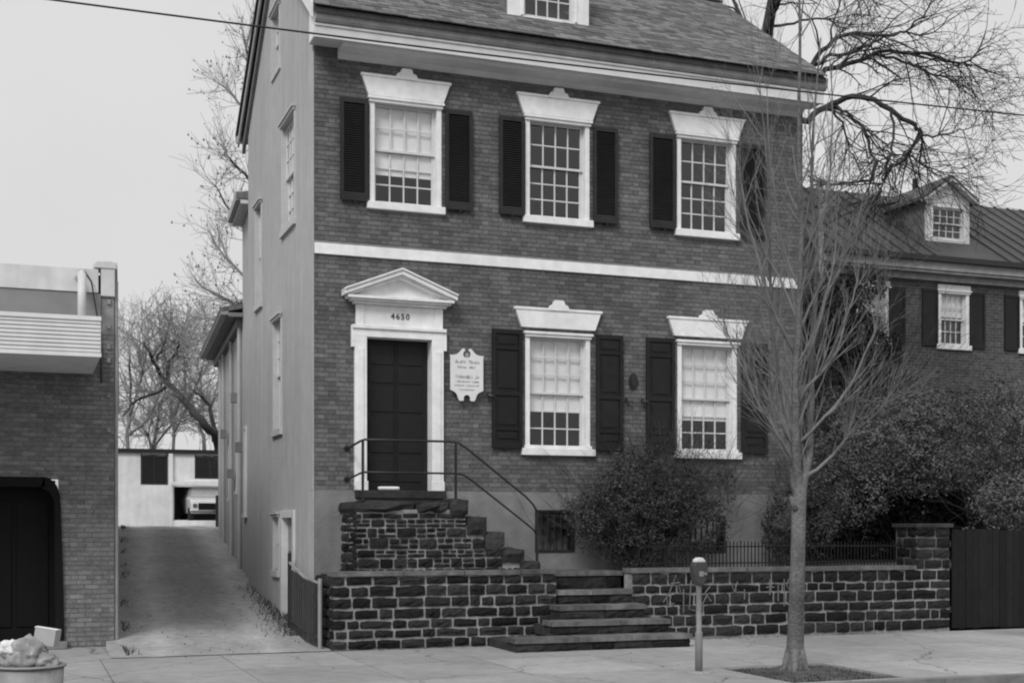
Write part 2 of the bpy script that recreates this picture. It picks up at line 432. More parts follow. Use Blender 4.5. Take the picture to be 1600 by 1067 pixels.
# ------------------------------------------------------------------ the brick house
HOUSE = thing('brick_house', 'three storey brick house with white trim, black shutters and pedimented door', 'house', (4.2, 0, 0))
W1, W2, W3 = (.85, 1.98), (3.36, 4.46), (6.03, 7.13)
upz, loz = (6.62, 8.20), (2.97, 4.80)
holes = [(a, b, upz[0] - .1, upz[1]) for a, b in (W1, W2, W3)] + [(a, b, loz[0] - .09, loz[1]) for a, b in ((3.36, 4.47), (6.04, 7.15))]
holes.append((.62, 1.99, 2.16, 4.76))
bsm = [(3.52, 4.2, 1.33, 2.0), (6.26, 6.93, 1.3, 1.92)]
BR0, BR1 = 2.28, 8.86
XR = 8.44
# backing (mortar) wall, plinth, side walls, floors
mb = MB(); wall_cells(mb, .0, XR, BR0, BR1, holes, 0.006, .30); mb.build('mortar_wall', 'mortar', HOUSE)
mb = MB(); wall_cells(mb, .0, XR, -.2, 2.28, bsm + [(.62, 1.99, 2.16, 2.29)], -.02, .30); mb.build('plinth', 'base_stucco', HOUSE)
belt = (0.012, XR + .01, 5.78, 5.94)
bh = holes + [(belt[0] - 1, belt[1] + 1, belt[2], belt[3])]
# lintels hide brick behind them
T = FRONT
pieces(HOUSE, 'brick', brick_rows(FRONT, .012, XR, BR0 + .005, BR1, bh), 'brick', rest='brickwork')
MB().box(belt[0], belt[1], -.04, .02, belt[2], belt[3]).build('belt_course', 'white_paint', HOUSE, bevel=.006)
# left (alley) wall with window openings, gable above
D = 6.0
RZ, EZ = 11.80, 9.22         # ridge and eave heights
sh_ = [(-2.50, -1.36, 6.62, 8.40), (-5.10, -4.42, 5.8, 7.65), (-3.30, -2.50, 3.38, 5.30), (-3.3, -2.72, 1.0, 1.98), (-3.4, -2.65, 9.50, 10.55), (-2.56, -1.40, .10, 2.0)]
mb = MB(SIDE); wall_cells(mb, -D, -.3, -.3, 8.86, [h for h in sh_ if h[3] < 8.9], 0.0, .30)
mb.box(-.3, 0.004, -.012, .004, 2.28, 8.86)   # corner return
mb.box(-.3, 0.016, -.012, .3, -.3, 2.275)
mb.build('side_wall', 'stucco', HOUSE)
# gable pentagon with the attic window left open
def gable(x0, x1, nm, m_, hole=None):
    mb = MB()
    pts = [(0, 8.86), (D, 8.86), (D, 9.18), (3.0, RZ - .08), (0.0, 9.50)]
    if hole is None:
        mb.prism(pts, x0, x1, 'x')
    else:
        a, b, c, d = hole      # y0,y1,z0,z1
        def top(y): return 9.50 + (RZ - .08 - 9.50) * y / 3.0 if y <= 3 else RZ - .08 + (9.18 - RZ + .08) * (y - 3) / (D - 3)
        mb.prism([(0, 8.86), (a, 8.86), (a, top(a)), (0, 9.50)], x0, x1, 'x')
        mb.prism([(b, 8.86), (D, 8.86), (D, 9.18), (b, top(b))], x0, x1, 'x')
        mb.prism([(a, 8.86), (b, 8.86), (b, c), (a, c)], x0, x1, 'x')
        mb.prism([(a, d), (b, d), (b, top(b)), (3.0, RZ - .08), (a, top(a))], x0, x1, 'x')
    mb.build(nm, m_, HOUSE)
gable(0, .3, 'gable_wall', 'stucco', (2.65, 3.4, 9.5, 10.55))
gable(XR - .3, XR, 'gable_wall', 'far_brick')
MB().box(XR - .3, XR, .3, D, -.3, 8.86).build('side_wall', 'far_brick', HOUSE)
MB().box(.3, XR - .3, D - .3, D, -.3, 9.1).build('rear_wall', 'stucco', HOUSE)
fl = MB()
for z in (2.2, 5.65): fl.box(.3, XR - .3, .3, D - .3, z, z + .12)
fl.box(2.4, 2.5, .3, D - .3, 2.32, 5.65).box(2.55, 2.65, .3, D - .3, 5.77, 9).box(5.2, 5.3, .3, D - .3, 2.32, 5.65).box(5.2, 5.3, .3, D - .3, 5.77, 9)
fl.box(.3, XR - .3, .3, D - .3, 9.0, 9.1).box(.3, XR - .3, 2.3, 2.4, 2.32, 9.0).build('interior_floor', 'room', HOUSE)

def window(parent, T, u0, u1, z0, z1, ru, rl, cols=4, shade=0, jamb=.075, depth=.075, sill=(0.05, .045), split=None, frame='white_paint', head=True, flare=False, sill_h=.11, open_=0):
    """z0..z1: frame opening above the sill. ru/rl rows of panes in the upper/lower sash"""
    mb = MB(T)
    a, b = u0 + jamb, u1 - jamb
    mb.box(u0, a, -.022, .16, z0, z1).box(b, u1, -.022, .16, z0, z1).box(a, b, -.022, .16, z1 - .06, z1).box(a, b, .02, .16, z0 - .02, z0)
    wd = mb.build('window', frame, parent, bevel=.004)
    if head:
        MB(T).box(u0 - .015, u1 + .015, -.05, -.024, z1 - .075, z1 - .03).box(u0 - .035, u1 + .035, -.075, -.024, z1 - .03, z1 + .005).build('head_moulding', frame, wd)
    sb = MB(T)
    sb.box(u0 - sill[0], u1 + sill[0], -sill[1] - .03, .05, z0 - sill_h, z0)
    if flare: sb.box(u0 - sill[0] + .05, u1 + sill[0] - .05, -sill[1], .05, z0 + .001, z0 + .05)
    sb.build('sill', frame, wd, bevel=.006)
    top, bot = z1 - .06, z0
    rail = split if split else bot + (top - bot) * rl / (ru + rl)
    for nm, lo, hi, rows, dd in (('upper', rail - .02, top, ru, depth), ('lower', bot, rail + .02, rl, depth + .035)):
        if nm == 'upper': dd = depth
        m_ = MB(T); s_ = .05; th = .03; mu = .02
        lo2 = lo + (.055 if nm == 'lower' else .035); hi2 = hi - (.035 if nm == 'lower' else .045)
        m_.box(a, a + s_, dd, dd + th, lo, hi).box(b - s_, b, dd, dd + th, lo, hi).box(a + s_, b - s_, dd, dd + th, lo, lo2).box(a + s_, b - s_, dd, dd + th, hi2, hi)
        gw = (b - a - 2 * s_); gh = hi2 - lo2
        for i in range(1, cols):
            c = a + s_ + gw * i / cols; m_.box(c - mu / 2, c + mu / 2, dd + .003, dd + th - .004, lo2, hi2)
        for j in range(1, rows):
            z = lo2 + gh * j / rows; m_.box(a + s_, b - s_, dd + .004, dd + th - .006, z - mu / 2, z + mu / 2)
        m_.build('sash', 'sash_paint', wd)
        for i in range(cols):
            for j in range(rows):
                p0 = a + s_ + gw * i / cols; q0 = lo2 + gh * j / rows
                tl = R.uniform(-.0015, .0015)
                pb = MB(T); x0_, x1_ = p0 + .01, p0 + gw / cols - .01; zz0, zz1 = q0 + .01, q0 + gh / rows - .01
                dA = dd + th * .55
                pb.add([(x0_, dA + tl, zz0), (x1_, dA - tl, zz0), (x1_, dA - tl, zz1), (x0_, dA + tl, zz1)], [(0, 1, 2, 3)])
                pb.build('pane', 'glass', wd)
    if shade:
        MB(T).box(a + .01, b - .01, depth + .068, depth + .073, top - shade * (top - bot), top + .03).build('window_shade', 'shade_cloth', wd)
    return wd
def lintel(parent, T, c, z, wt=.705, wb=.59, h=.315):
    mb = MB(T)
    mb.prism([(c - wb, z), (c + wb, z), (c + wt, z + h), (c - wt, z + h)], -.06, .02)
    mb.box(c - wt - .006, c + wt + .006, -.075, .0, z + h - .035, z + h + .004)
    lt = mb.build('lintel', 'white_paint', parent, bevel=.004)
    k = MB(T)
    k.prism([(c - .17, z + h - .03), (c + .17, z + h - .03), (c + .17, z + h + .006), (c + .145, z + h + .055), (c + .10, z + h + .065), (c + .085, z + h + .115), (c + .07, z + h + .135), (c - .07, z + h + .135), (c - .085, z + h + .115), (c - .10, z + h + .065), (c - .145, z + h + .055), (c - .17, z + h + .006)], -.082, .0)
    k.build('keystone', 'white_paint', lt, bevel=.003)
for i, (a, b) in enumerate((W1, W2, W3)):
    window(HOUSE, FRONT, a, b, upz[0], upz[1], 2, 3, shade=(.70 if i == 0 else 0), split=7.44)
    lintel(HOUSE, FRONT, (a + b) / 2, 8.215)
for i, (a, b) in enumerate(((3.36, 4.47), (6.04, 7.15))):
    window(HOUSE, FRONT, a, b, loz[0], loz[1], 3, 3, shade=(.66 if i == 0 else .70), flare=True, sill=(.07, .05))
    lintel(HOUSE, FRONT, (a + b) / 2, 4.865, .745, .63, .31)
# basement windows
for a, b, c, d in bsm:
    f = MB().box(a, a + .04, -.03, .1, c, d).box(b - .04, b, -.03, .1, c, d).box(a + .04, b - .04, -.03, .1, d - .04, d).box(a + .04, b - .04, -.035, .1, c, c + .04)
    wd = f.build('basement_window', 'iron', HOUSE)
    for k in range(1, 6):
        x = a + (b - a) * k / 6; MB().tube([(x, -.0, c + .04), (x, -.0, d - .04)], .008, 6).build('bar', 'iron', wd)
    MB().box(a + .04, b - .04, .09, .1, c + .04, d - .04).build('pane', 'car_glass', wd)
# shutters
def shutter(parent, x0, x1, z0, z1, style):
    mb = MB(); s_ = .055; y0, y1 = -.075, -.035
    rails = [(z0, z0 + .10), (z1 - .07, z1)]
    if style == 'panel':
        H = z1 - z0
        rails += [(z0 + H * .16 - .02, z0 + H * .16 + .02), (z0 + H * .46 - .035, z0 + H * .46 + .035), (z0 + H * .84 - .02, z0 + H * .84 + .02)]
    mb.box(x0, x0 + s_, y0, y1, z0, z1).box(x1 - s_, x1, y0, y1, z0, z1)
    for a, b in rails: mb.box(x0 + s_, x1 - s_, y0 + .001, y1, a, b)
    sh = mb.build('shutter', 'shutter_frame' if style != 'panel' else 'shutter_paint', parent, bevel=.003)
    rails.sort()
    if style == 'panel':
        for (a, b), (c, d) in zip(rails, rails[1:]):
            q = .045
            pb = MB(); pb.box(x0 + s_, x1 - s_, y0 + .020, y1 - .002, b, c)
            pb.box(x0 + s_ + q, x1 - s_ - q, y0 + .006, y0 + .019, b + q, c - q)
            pb.build('panel', 'shutter_paint', sh, bevel=.006)
    else:
        pb = MB(); z = z0 + .10
        while z < z1 - .08:
            zt = min(z + .045, z1 - .07)
            pb.add([(x0 + s_, y0 + .008, z), (x1 - s_, y0 + .008, z), (x1 - s_, y1 - .004, zt), (x0 + s_, y1 - .004, zt),
                    (x0 + s_, y0 + .014, z), (x1 - s_, y0 + .014, z), (x1 - s_, y1, zt), (x0 + s_, y1, zt)],
                   [(0, 1, 2, 3), (7, 6, 5, 4), (0, 4, 5, 1), (3, 2, 6, 7)])
            z += .036
        pb.build('slat', 'shutter_paint', sh, 'stuff')
        MB().box(x0 + .01, x1 - .01, y0 - .012, y0 - .002, z0 - .025, z0 + .05).build('bottom_rail', 'shutter_frame', sh, bevel=.004)
    hx = x0 + .04 if style[-1] != 'L' else x0
    # scroll holdback under the shutter
    return sh
for a, b in ((.39, .815), (2.03, 2.47), (2.91, 3.33), (4.51, 4.94), (5.51, 5.98), (7.20, 7.70)): shutter(HOUSE, a, b, 6.62, 8.13, 'louvre')
for a, b in ((2.79, 3.29), (4.56, 5.03), (5.45, 5.96), (7.22, 7.71)): shutter(HOUSE, a, b, 2.96, 4.81, 'panel')
for hx in (3.0, 4.78, 5.7, 7.45, .6, 2.25, 3.1, 4.72, 5.75, 7.45):
    z = 2.93 if hx in (3.0, 4.78, 5.7) else 6.58
    MB().tube([(hx, .0, z), (hx, -.10, z), (hx + .02, -.115, z - .03), (hx - .02, -.115, z + .035)], .009, 6).build('shutter_holdback', 'iron', HOUSE)
for hx in (2.72, 5.38, 5.10):
    MB().tube([(hx, .0, 3.78), (hx, -.06, 3.78), (hx + .07, -.1, 3.76), (hx + .09, -.1, 3.73)], .013, 6).tube([(hx, -.055, 3.74), (hx, -.055, 3.82)], .022, 8).build('shutter_holdback', 'iron', HOUSE)

# side windows (nearly flush, light frames)
window(HOUSE, SIDE, -2.50, -1.36, 6.62, 8.40, 3, 3, shade=.97, depth=.05, sill=(.03, .02), jamb=.06, frame='side_trim')
window(HOUSE, SIDE, -5.10, -4.42, 5.8, 7.65, 3, 3, cols=3, shade=.9, depth=.05, sill=(.03, .02), jamb=.06, frame='side_trim')
window(HOUSE, SIDE, -3.30, -2.50, 3.38, 5.30, 3, 3, cols=3, shade=.9, depth=.05, sill=(.03, .02), jamb=.06, frame='side_trim')
window(HOUSE, SIDE, -3.4, -2.65, 9.50, 10.55, 2, 2, cols=3, shade=.9, depth=.05, sill=(.02, .0), jamb=.06, frame='side_trim')
window(HOUSE, SIDE, -3.3, -2.72, 1.0, 1.98, 1, 1, cols=2, shade=.9, depth=.05, sill=(.03, .02), jamb=.05, frame='side_trim')
mb = MB(SIDE); mb.box(-2.56, -2.42, -.03, .2, .1, 2.0).box(-1.54, -1.40, -.03, .2, .1, 2.0).box(-2.42, -1.54, -.03, .2, 1.88, 2.0)
bd = mb.build('basement_door', 'cornice_paint', HOUSE, bevel=.005)
MB(SIDE).box(-2.41, -1.55, .08, .12, .1, 1.87).build('door_leaf', 'gutter_metal', bd)
for a, b in ((.3, .9), (1.05, 1.7)): MB(SIDE).box(-2.28, -1.68, .065, .079, a, b).build('panel', 'gutter_metal', bd, bevel=.004)

# front door case
sx0, sx1 = .61, 2.0
mb = MB()
mb.box(sx0, sx0 + .185, -.07, .25, 2.28, 4.58).box(sx1 - .185, sx1, -.07, .25, 2.28, 4.58)
mb.box(sx0, sx1, -.07, .25, 4.58, 4.75)
mb.box(sx0 - .05, sx0 - .001, -.068, .02, 4.42, 4.749).box(sx1 + .001, sx1 + .05, -.068, .02, 4.42, 4.749)
mb.box(sx0 - .04, sx1 + .04, -.10, -.072, 4.70, 4.752)
dc = mb.build('door_case', 'white_paint', HOUSE, bevel=.005)
for a, q in ((sx0 + .02, sx0 - .01), (sx1 - .165, sx1 - .2)): MB().box(a + .03, a + .115, -.085, -.071, 2.419, 4.4).box(q, q + .21, -.09, -.072, 2.28, 2.42).build('pilaster', 'white_paint', dc, bevel=.004)
mb = MB().box(sx0 + .02, sx1 - .02, -.06, .03, 4.753, 5.06).box(sx0 + .015, sx0 + .14, -.075, -.061, 4.753, 5.06).box(sx1 - .14, sx1 - .015, -.075, -.061, 4.753, 5.06)
mb.build('frieze', 'white_paint', dc, bevel=.004)
ex0, ex1, ax = .42, 2.17, 1.295
mb = MB().box(sx0 - .03, sx1 + .03, -.13, .0, 5.062, 5.10).box(sx0 - .08, sx1 + .08, -.19, .0, 5.10, 5.13).box(ex0 + .05, ex1 - .05, -.235, .0, 5.13, 5.17)
mb.build('cornice', 'white_paint', dc, bevel=.004)
mb = MB().prism([(sx0 - .05, 5.172), (sx1 + .05, 5.172), (ax, 5.50)], -.08, .0); mb.build('tympanum', 'white_paint', dc)
def rake(s_, lo, hi, y, z0=5.172, zt=5.55):
    xe = ex0 if s_ < 0 else ex1
    return [(xe, z0 + lo), (ax, zt + lo), (ax, zt + hi), (xe, z0 + hi)]
for s_ in (-1, 1):
    xe = ex0 if s_ < 0 else ex1
    mb = MB(); mb.prism([(xe, 5.172), (ax, 5.515), (ax, 5.58), (xe, 5.235)], -.25, .0)
    mb.prism([(xe + .09 * -s_ , 5.172 ), (ax, 5.46), (ax, 5.514), (xe + .02 * -s_, 5.178)], -.18, .0)
    mb.prism([(xe - .005 * -s_, 5.236), (ax, 5.581), (ax, 5.61), (xe - .005 * -s_, 5.262)], -.275, .0)
    mb.build('raking_cornice', 'white_paint', dc, bevel=.004)
def text(s, size, m, T_, parent, name='lettering', ext=.002, sx=1, shear=0):
    cu = bpy.data.curves.new('t', 'FONT'); cu.body = s; cu.size = size; cu.align_x = 'CENTER'; cu.align_y = 'CENTER'; cu.extrude = ext; cu.shear = shear; cu.resolution_u = 3
    o = bpy.data.objects.new('t', cu); COL.objects.link(o)
    bpy.context.view_layer.update()
    me = bpy.data.meshes.new_from_object(o.evaluated_get(bpy.context.evaluated_depsgraph_get()))
    bpy.data.objects.remove(o); me.transform(Matrix.Diagonal((sx, 1, 1, 1))); me.transform(Matrix.Translation(-ORG[parent.name]) @ T_)
    me.materials.clear(); me.materials.append(MATS[m]); return link(name, me, parent)
RX = Matrix.Rotation(rad(90), 4, 'X')
for i, ch in enumerate('4650'):
    text(ch, .125, 'iron', Matrix.Translation((1.195 + i * .078, -.066, 4.905)) @ RX, dc, 'numeral', .006)
# door
dl = MB().box(.80, 1.80, .16, .20, 2.28, 4.58).build('front_door', 'door_paint', HOUSE)
for i in (0, 1):
    for a, b in ((2.42, 2.78), (2.86, 3.40), (3.48, 3.84), (3.92, 4.14), (4.2, 4.5)):
        x0 = .88 + i * .46; MB().box(x0, x0 + .38, .146, .158, a, b).build('panel', 'door_paint', dl, bevel=.006)
MB().box(1.292, 1.308, .144, .158, 2.29, 4.57).build('astragal', 'door_paint', dl)
MB().lathe((0, 0, 0), [(.0, .0), (.02, .0), (.028, .02), (.02, .04), (0, .045)], 10)
MB().box(.62, 2.02, -.14, .16, 2.16, 2.278).build('door_sill', 'stone_face', HOUSE, bevel=.008)

# cornice, gutter, roof
cx0, cx1 = -.07, XR + .16
cor = MB().box(cx0, cx1, -.40, -.36, 8.84, 9.05).box(cx0, cx1, -.36, -.0, 8.865, 8.90).box(cx0, cx1, -.42, -.401, 9.01, 9.05).box(cx0, cx1, -.415, -.401, 8.84, 8.86).build('cornice', 'cornice_paint', HOUSE, bevel=.006)
MB().prism([(-.0, 8.70), (-.04, 8.70), (-.12, 8.76), (-.30, 8.80), (-.355, 8.84), (-.355, 8.863), (-.0, 8.863)], .36, 8.36, 'x').build('bed_moulding', 'cornice_paint', HOUSE)
gp = [(-.40, 9.055), (-.44, 9.06), (-.47, 9.10), (-.485, 9.17), (-.50, 9.235), (-.488, 9.235), (-.472, 9.17), (-.455, 9.11), (-.43, 9.075), (-.40, 9.075)]
gu = MB().prism(gp, cx0 - .0, cx1 + .02, 'x').build('gutter', 'gutter_metal', HOUSE)
for k in range(9):
    x = .45 + k * .98; MB().prism([(a - (.006 if i < 5 else 0), b - (.005 if i < 3 else 0)) for i, (a, b) in enumerate(gp)], x, x + .035, 'x').build('gutter_strap', 'gutter_metal', gu)
MB().prism([(.0, 8.88), (-.36, 8.905), (-.40, 9.06), (-.49, 9.22), (-.0, 9.45)], cx0 + .003, .02, 'x').build('cornice_return', 'white_paint', HOUSE, bevel=.004)
# slopes
SL = math.atan2(RZ - 9.24, 3.0 + .55); 
def rz(y): return 9.24 + (y + .55) * math.tan(SL)
MB().prism([(-.52, rz(-.52) - .10), (3.0, RZ - .10), (3.0, RZ - .02), (-.52, rz(-.52) - .02)], -.10, XR + .12, 'x').build('roof_deck', 'dark_wood', HOUSE)
RYE = D + .45; RZE = RZ - (RYE - 3.0) * math.tan(SL)
MB().prism([(3.002, RZ - .10), (RYE, RZE - .10), (RYE, RZE), (3.002, RZ)], -.10, XR + .12, 'x').build('roof_slope', 'slate', HOUSE)
MB().prism([(RYE - .12, RZE - .16), (RYE + .08, RZE - .12), (RYE + .10, RZE + .02), (RYE - .10, RZE - .02)], -.16, XR + .12, 'x').build('rear_gutter', 'gutter_metal', HOUSE)
# barge boards on the alley gable
MB().prism([(-.45, rz(-.45) - .20), (3.0, RZ - .20), (3.0, RZ + .03), (-.45, rz(-.45) + .03)], -.13, -.101, 'x').build('barge_board', 'white_paint', HOUSE)
MB().prism([(3.003, RZ - .22), (RYE, RZE - .22), (RYE, RZE - .02), (3.003, RZ - .02)], -.13, -.101, 'x').build('barge_board', 'gutter_metal', HOUSE)
MB().prism([(3.003, RZ - .02), (RYE + .04, RZE - .02), (RYE + .04, RZE + .05), (3.003, RZ + .05)], -.17, -.05, 'x').build('roof_edge', 'iron', HOUSE)
MB().prism([(3.003, RZ - .36), (RYE - .1, RZE - .36), (RYE - .1, RZE - .22), (3.003, RZ - .22)], -.06, -.003, 'x').build('barge_shadow_strip', 'band_dark', HOUSE)  # dark strip standing in for the shadow beneath the barge board
MB().tube([(-.12, 3.0, RZ + .03), (XR + .14, 3.0, RZ + .03)], .05, 8).build('ridge_cap', 'iron', HOUSE)
# slates
dx0, dx1, dyf = 3.17, 4.57, .25
sm = []; ex = .155; s_ = 0; row = 0; Ls = math.hypot(3.52, 3.52 * math.tan(SL)); rot = Matrix.Rotation(SL - .03, 4, 'X')
while s_ < Ls - .05:
    y = -.55 + s_ * math.cos(SL); z = rz(y)
    x = cx0 - .03 - (row % 2) * .12
    while x < XR + .12:
        wd = .235 + R.uniform(-.01, .01); a, b = max(x, -.10), min(x + wd, XR + .13)
        yc, zc = y + .11 * math.cos(SL), z + .11 * math.sin(SL)
        ins = (a > dx0 - .02 and b < dx1 + .02 and dyf + .05 < yc < 2.6)
        if b - a > .04 and not ins:
            sm.append(pm(((a + b) / 2, yc, zc + .02 + R.uniform(0, .008)), (b - a - .008, .24, .016), rot @ Matrix.Rotation(R.uniform(-.012, .012), 4, 'Z')))
        x += wd
    s_ += ex; row += 1
pieces(HOUSE, 'slate', sm, 'slate', rest='slating')
# dormer
dz0, dzt = rz(dyf) - .12, 11.35
dr = MB().box(dx0, dx0 + .22, dyf, dyf + .06, dz0, dzt).box(dx1 - .22, dx1, dyf, dyf + .06, dz0, dzt).box(dx0 + .22, dx1 - .22, dyf, dyf + .06, 11.1, dzt).box(dx0 + .22, dx1 - .22, dyf - .01, dyf + .06, dz0, dz0 + .15)
dr = dr.build('dormer', 'white_paint', HOUSE, bevel=.006)
for a in (dx0 + .01, dx1 - .07): MB().prism([(dyf + .06, rz(dyf) - .12), (2.4, rz(2.4) - .12), (2.4, dzt), (dyf + .06, dzt)], a, a + .06, 'x').build('cheek', 'slate', dr)
MB().prism([(dx0 - .12, dzt), (dx1 + .12, dzt), ((dx0 + dx1) / 2, dzt + .5)], dyf - .12, 2.9).build('dormer_roof', 'slate', dr)
window(HOUSE, at_y(dyf), dx0 + .215, dx1 - .215, dz0 + .17, 11.12, 2, 2, sill=(-.02, -.02), head=False, jamb=.05, depth=.03, sill_h=.03)
# fire mark
fm = MB(); ring = [(5.235 + .078 * math.cos(a), 4.09 + .135 * math.sin(a)) for a in [i * math.pi / 10 for i in range(20)]]
fm.prism(ring, -.035, -.006); ring2 = [(5.235 + .05 * math.cos(a), 4.09 + .10 * math.sin(a)) for a in [i * math.pi / 8 for i in range(16)]]
fm.prism(ring2, -.05, -.036); tag(fm.build('fire_mark', 'iron', bevel=.004), 'small black oval plate fixed to the brick between the ground floor windows', 'plaque')

# sign
SG = thing('sign', 'white scroll-topped painted board with faint lettering, hung beside the front door', 'sign', (2.37, -.1, 3.67))
pts = []
cxs = 2.365; hw = .265
def arc(cx_, cz, r, a0, a1, n): return [(cx_ + r * math.cos(rad(a0 + (a1 - a0) * i / n)), cz + r * math.sin(rad(a0 + (a1 - a0) * i / n))) for i in range(n + 1)]
pts = [(cxs - hw, 3.83)] + arc(cxs - hw + .0, 3.70, .12, 75, 5, 5) + [(cxs - .12, 3.665)] + arc(cxs - .0, 3.70, .062, 205, -25, 8)[::1][:0]
pts += [(cxs - .06, 3.668)] + arc(cxs, 3.705, .055, 200, -20, 8) + [(cxs + .06, 3.668), (cxs + .12, 3.665)] + arc(cxs + hw, 3.70, .12, 175, 105, 5) + [(cxs + hw, 3.83), (cxs + hw, 4.34), (cxs + hw + .012, 4.37), (cxs + hw - .05, 4.365)]
pts += arc(cxs + .215, 4.50, .13, -85, -150, 4) + [(cxs + .06, 4.475), (cxs + .03, 4.46)] + arc(cxs, 4.40, .072, 65, -245 + 0, 12)[:0]
pts += [(cxs + .03, 4.44)] + arc(cxs, 4.385, .062, 50, -50, 5) + arc(cxs, 4.385, .062, 230, 130, 5) + [(cxs - .03, 4.44), (cxs - .03, 4.46), (cxs - .06, 4.475)]
pts += arc(cxs - .215, 4.50, .13, -30, -95, 4) + [(cxs - hw + .05, 4.365), (cxs - hw - .012, 4.37), (cxs - hw, 4.34)]
MB().prism(pts, -.10, -.075).build('board', 'paper', SG)
MB().box(cxs - .2, cxs + .2, -.075, -.01, 4.05, 4.09).build('bracket', 'iron', SG)
MB().lathe((0, 0, 0), [(0, 0)], 3)
MB().prism([(cxs + .035 * math.cos(a), 4.372 + .035 * math.sin(a)) for a in [i * math.pi / 6 for i in range(12)]], -.105, -.085).build('finial', 'gutter_metal', SG)
# the worn lettering cannot be read in the photograph: rows of word-shaped strokes of its size and tone
for zr, hh, sw, words in ((4.27, .055, .011, ((-.19, -.02), (.03, .2))), (4.19, .045, .010, ((-.15, -.02), (.04, .14))), (4.04, .06, .010, ((-.18, .09), (.13, .2))),
                          (3.965, .03, .006, ((-.17, .05), (.08, .19))), (3.905, .026, .005, ((-.2, -.04), (-.01, .19))), (3.84, .022, .005, ((-.13, .12),))):
    q = MB()
    for a, b in words:
        x = a
        while x < b:
            k = R.random(); hb = hh * R.choice((.6, .6, .8, 1)); z0_ = zr - hh / 2
            if k < .6: q.box(cxs + x, cxs + x + sw * .6, -.102, -.1005, z0_, z0_ + hb)
            else: q.box(cxs + x, cxs + x + sw * 1.1, -.102, -.1005, z0_ + hb * R.choice((0, .45, .8)), z0_ + hb * R.choice((0, .45, .8)) + sw * .6)
            x += sw * R.uniform(.9, 1.5)
    q.build('lettering', 'band_dark', SG, 'stuff')

# ------------------------------------------------------------------ stone walls, stoop and steps
def course_stones(T_, u0, u1, z0, z1, h=.155, lmin=.17, lmax=.48, J=.033, dep=.16, proud=.012, hole=None, two=False):
    out = []; n = max(1, round((z1 - z0) / h)); h = (z1 - z0) / n; rot = T_.to_3x3().to_4x4()
    hs_ = [R.uniform(.8, 1.2) for _ in range(n)]; k_ = (z1 - z0) / sum(hs_); hs_ = [q * k_ for q in hs_]; z = z0; h = 0
    for r_ in range(n):
        z += h; h = hs_[r_]; u = u0 - R.uniform(0, .15)
        while u < u1 - .02:
            ln = R.uniform(lmin, lmax); a, b = max(u, u0), min(u + ln, u1)
            if u1 - b < .1: b = u1
            if b - a > .05:
                hh = h - J * R.uniform(.6, 1.25)
                if not (hole and hole(a, b, z)):
                    out.append(pm(T_ @ Vector(((a + b) / 2, dep / 2 - proud, z + h / 2 + R.uniform(-.004, .004))), (b - a - J * R.uniform(.8, 1.2), dep, hh), rot @ Matrix.Rotation(R.uniform(-.03, .03), 4, 'Y')))
            u = b if b < u1 else u1
        # next row
    return out
YW = -1.27
GW = thing('garden_wall', 'low dark stone wall with pale joints left of the pavement steps', 'wall', (1.7, YW, 0))
MB().box(.015, 3.37, YW + .015, -.99, -.1, 1.03).build('mortar_core', 'stone_mortar', GW)
TW = at_y(YW)
st_ = course_stones(TW, -.028, 3.38, .0, 1.03)
st_ += course_stones(Matrix.Translation((0, 0, 0)) @ SIDE, .0 + .15, 1.11, .0, 1.03, lmax=.4)  # left return (u = -Y)
pieces(GW, 'stone', st_, 'stone', 'rough')
def copings(par, x0, x1, y0, y1, z0, z1, ln=.9):
    o = []; x = x0
    while x < x1 - .05:
        b = min(x + ln * R.uniform(.8, 1.2), x1)
        if x1 - b < .3: b = x1
        o.append(pm(((x + b) / 2, (y0 + y1) / 2 + R.uniform(-.006, .006), (z0 + z1) / 2 + R.uniform(-.004, .004)), (b - x - .012, y1 - y0, z1 - z0))); x = b
    pieces(par, 'coping_stone', o, 'coping')
copings(GW, -.02, 3.39, YW - .03, -.985, 1.035, 1.10)
GW2 = thing('garden_wall', 'long dark stone wall with graffiti running behind the parking meter and street tree', 'wall', (7.5, YW, 0))
MB().box(4.61, 10.48, YW + .015, -.99, -.1, 1.03).build('mortar_core', 'stone_mortar', GW2)
pieces(GW2, 'stone', course_stones(TW, 4.6, 10.49, .03, 1.03), 'stone', 'rough')
copings(GW2, 4.58, 9.80, YW - .03, -.985, 1.035, 1.10)
# gate pier at the right end of the wall
GP = thing('gate_pier', 'square stone pier standing on the right end of the long stone wall', 'pier', (10.15, YW, 1.03))
MB().box(9.83, 10.47, YW + .015, -.7, 1.03, 1.72).build('mortar_core', 'shaded_mortar', GP)
pieces(GP, 'stone', course_stones(TW, 9.81, 10.49, 1.04, 1.72, lmin=.25, lmax=.45) + course_stones(Matrix.Translation((9.82, 0, 0)) @ SIDE, .72, 1.25, 1.04, 1.72, lmax=.4), 'stone', 'rough')
MB().box(9.77, 10.53, YW - .04, -.66, 1.725, 1.79).build('coping_stone', 'stone_face', GP, bevel=.01)
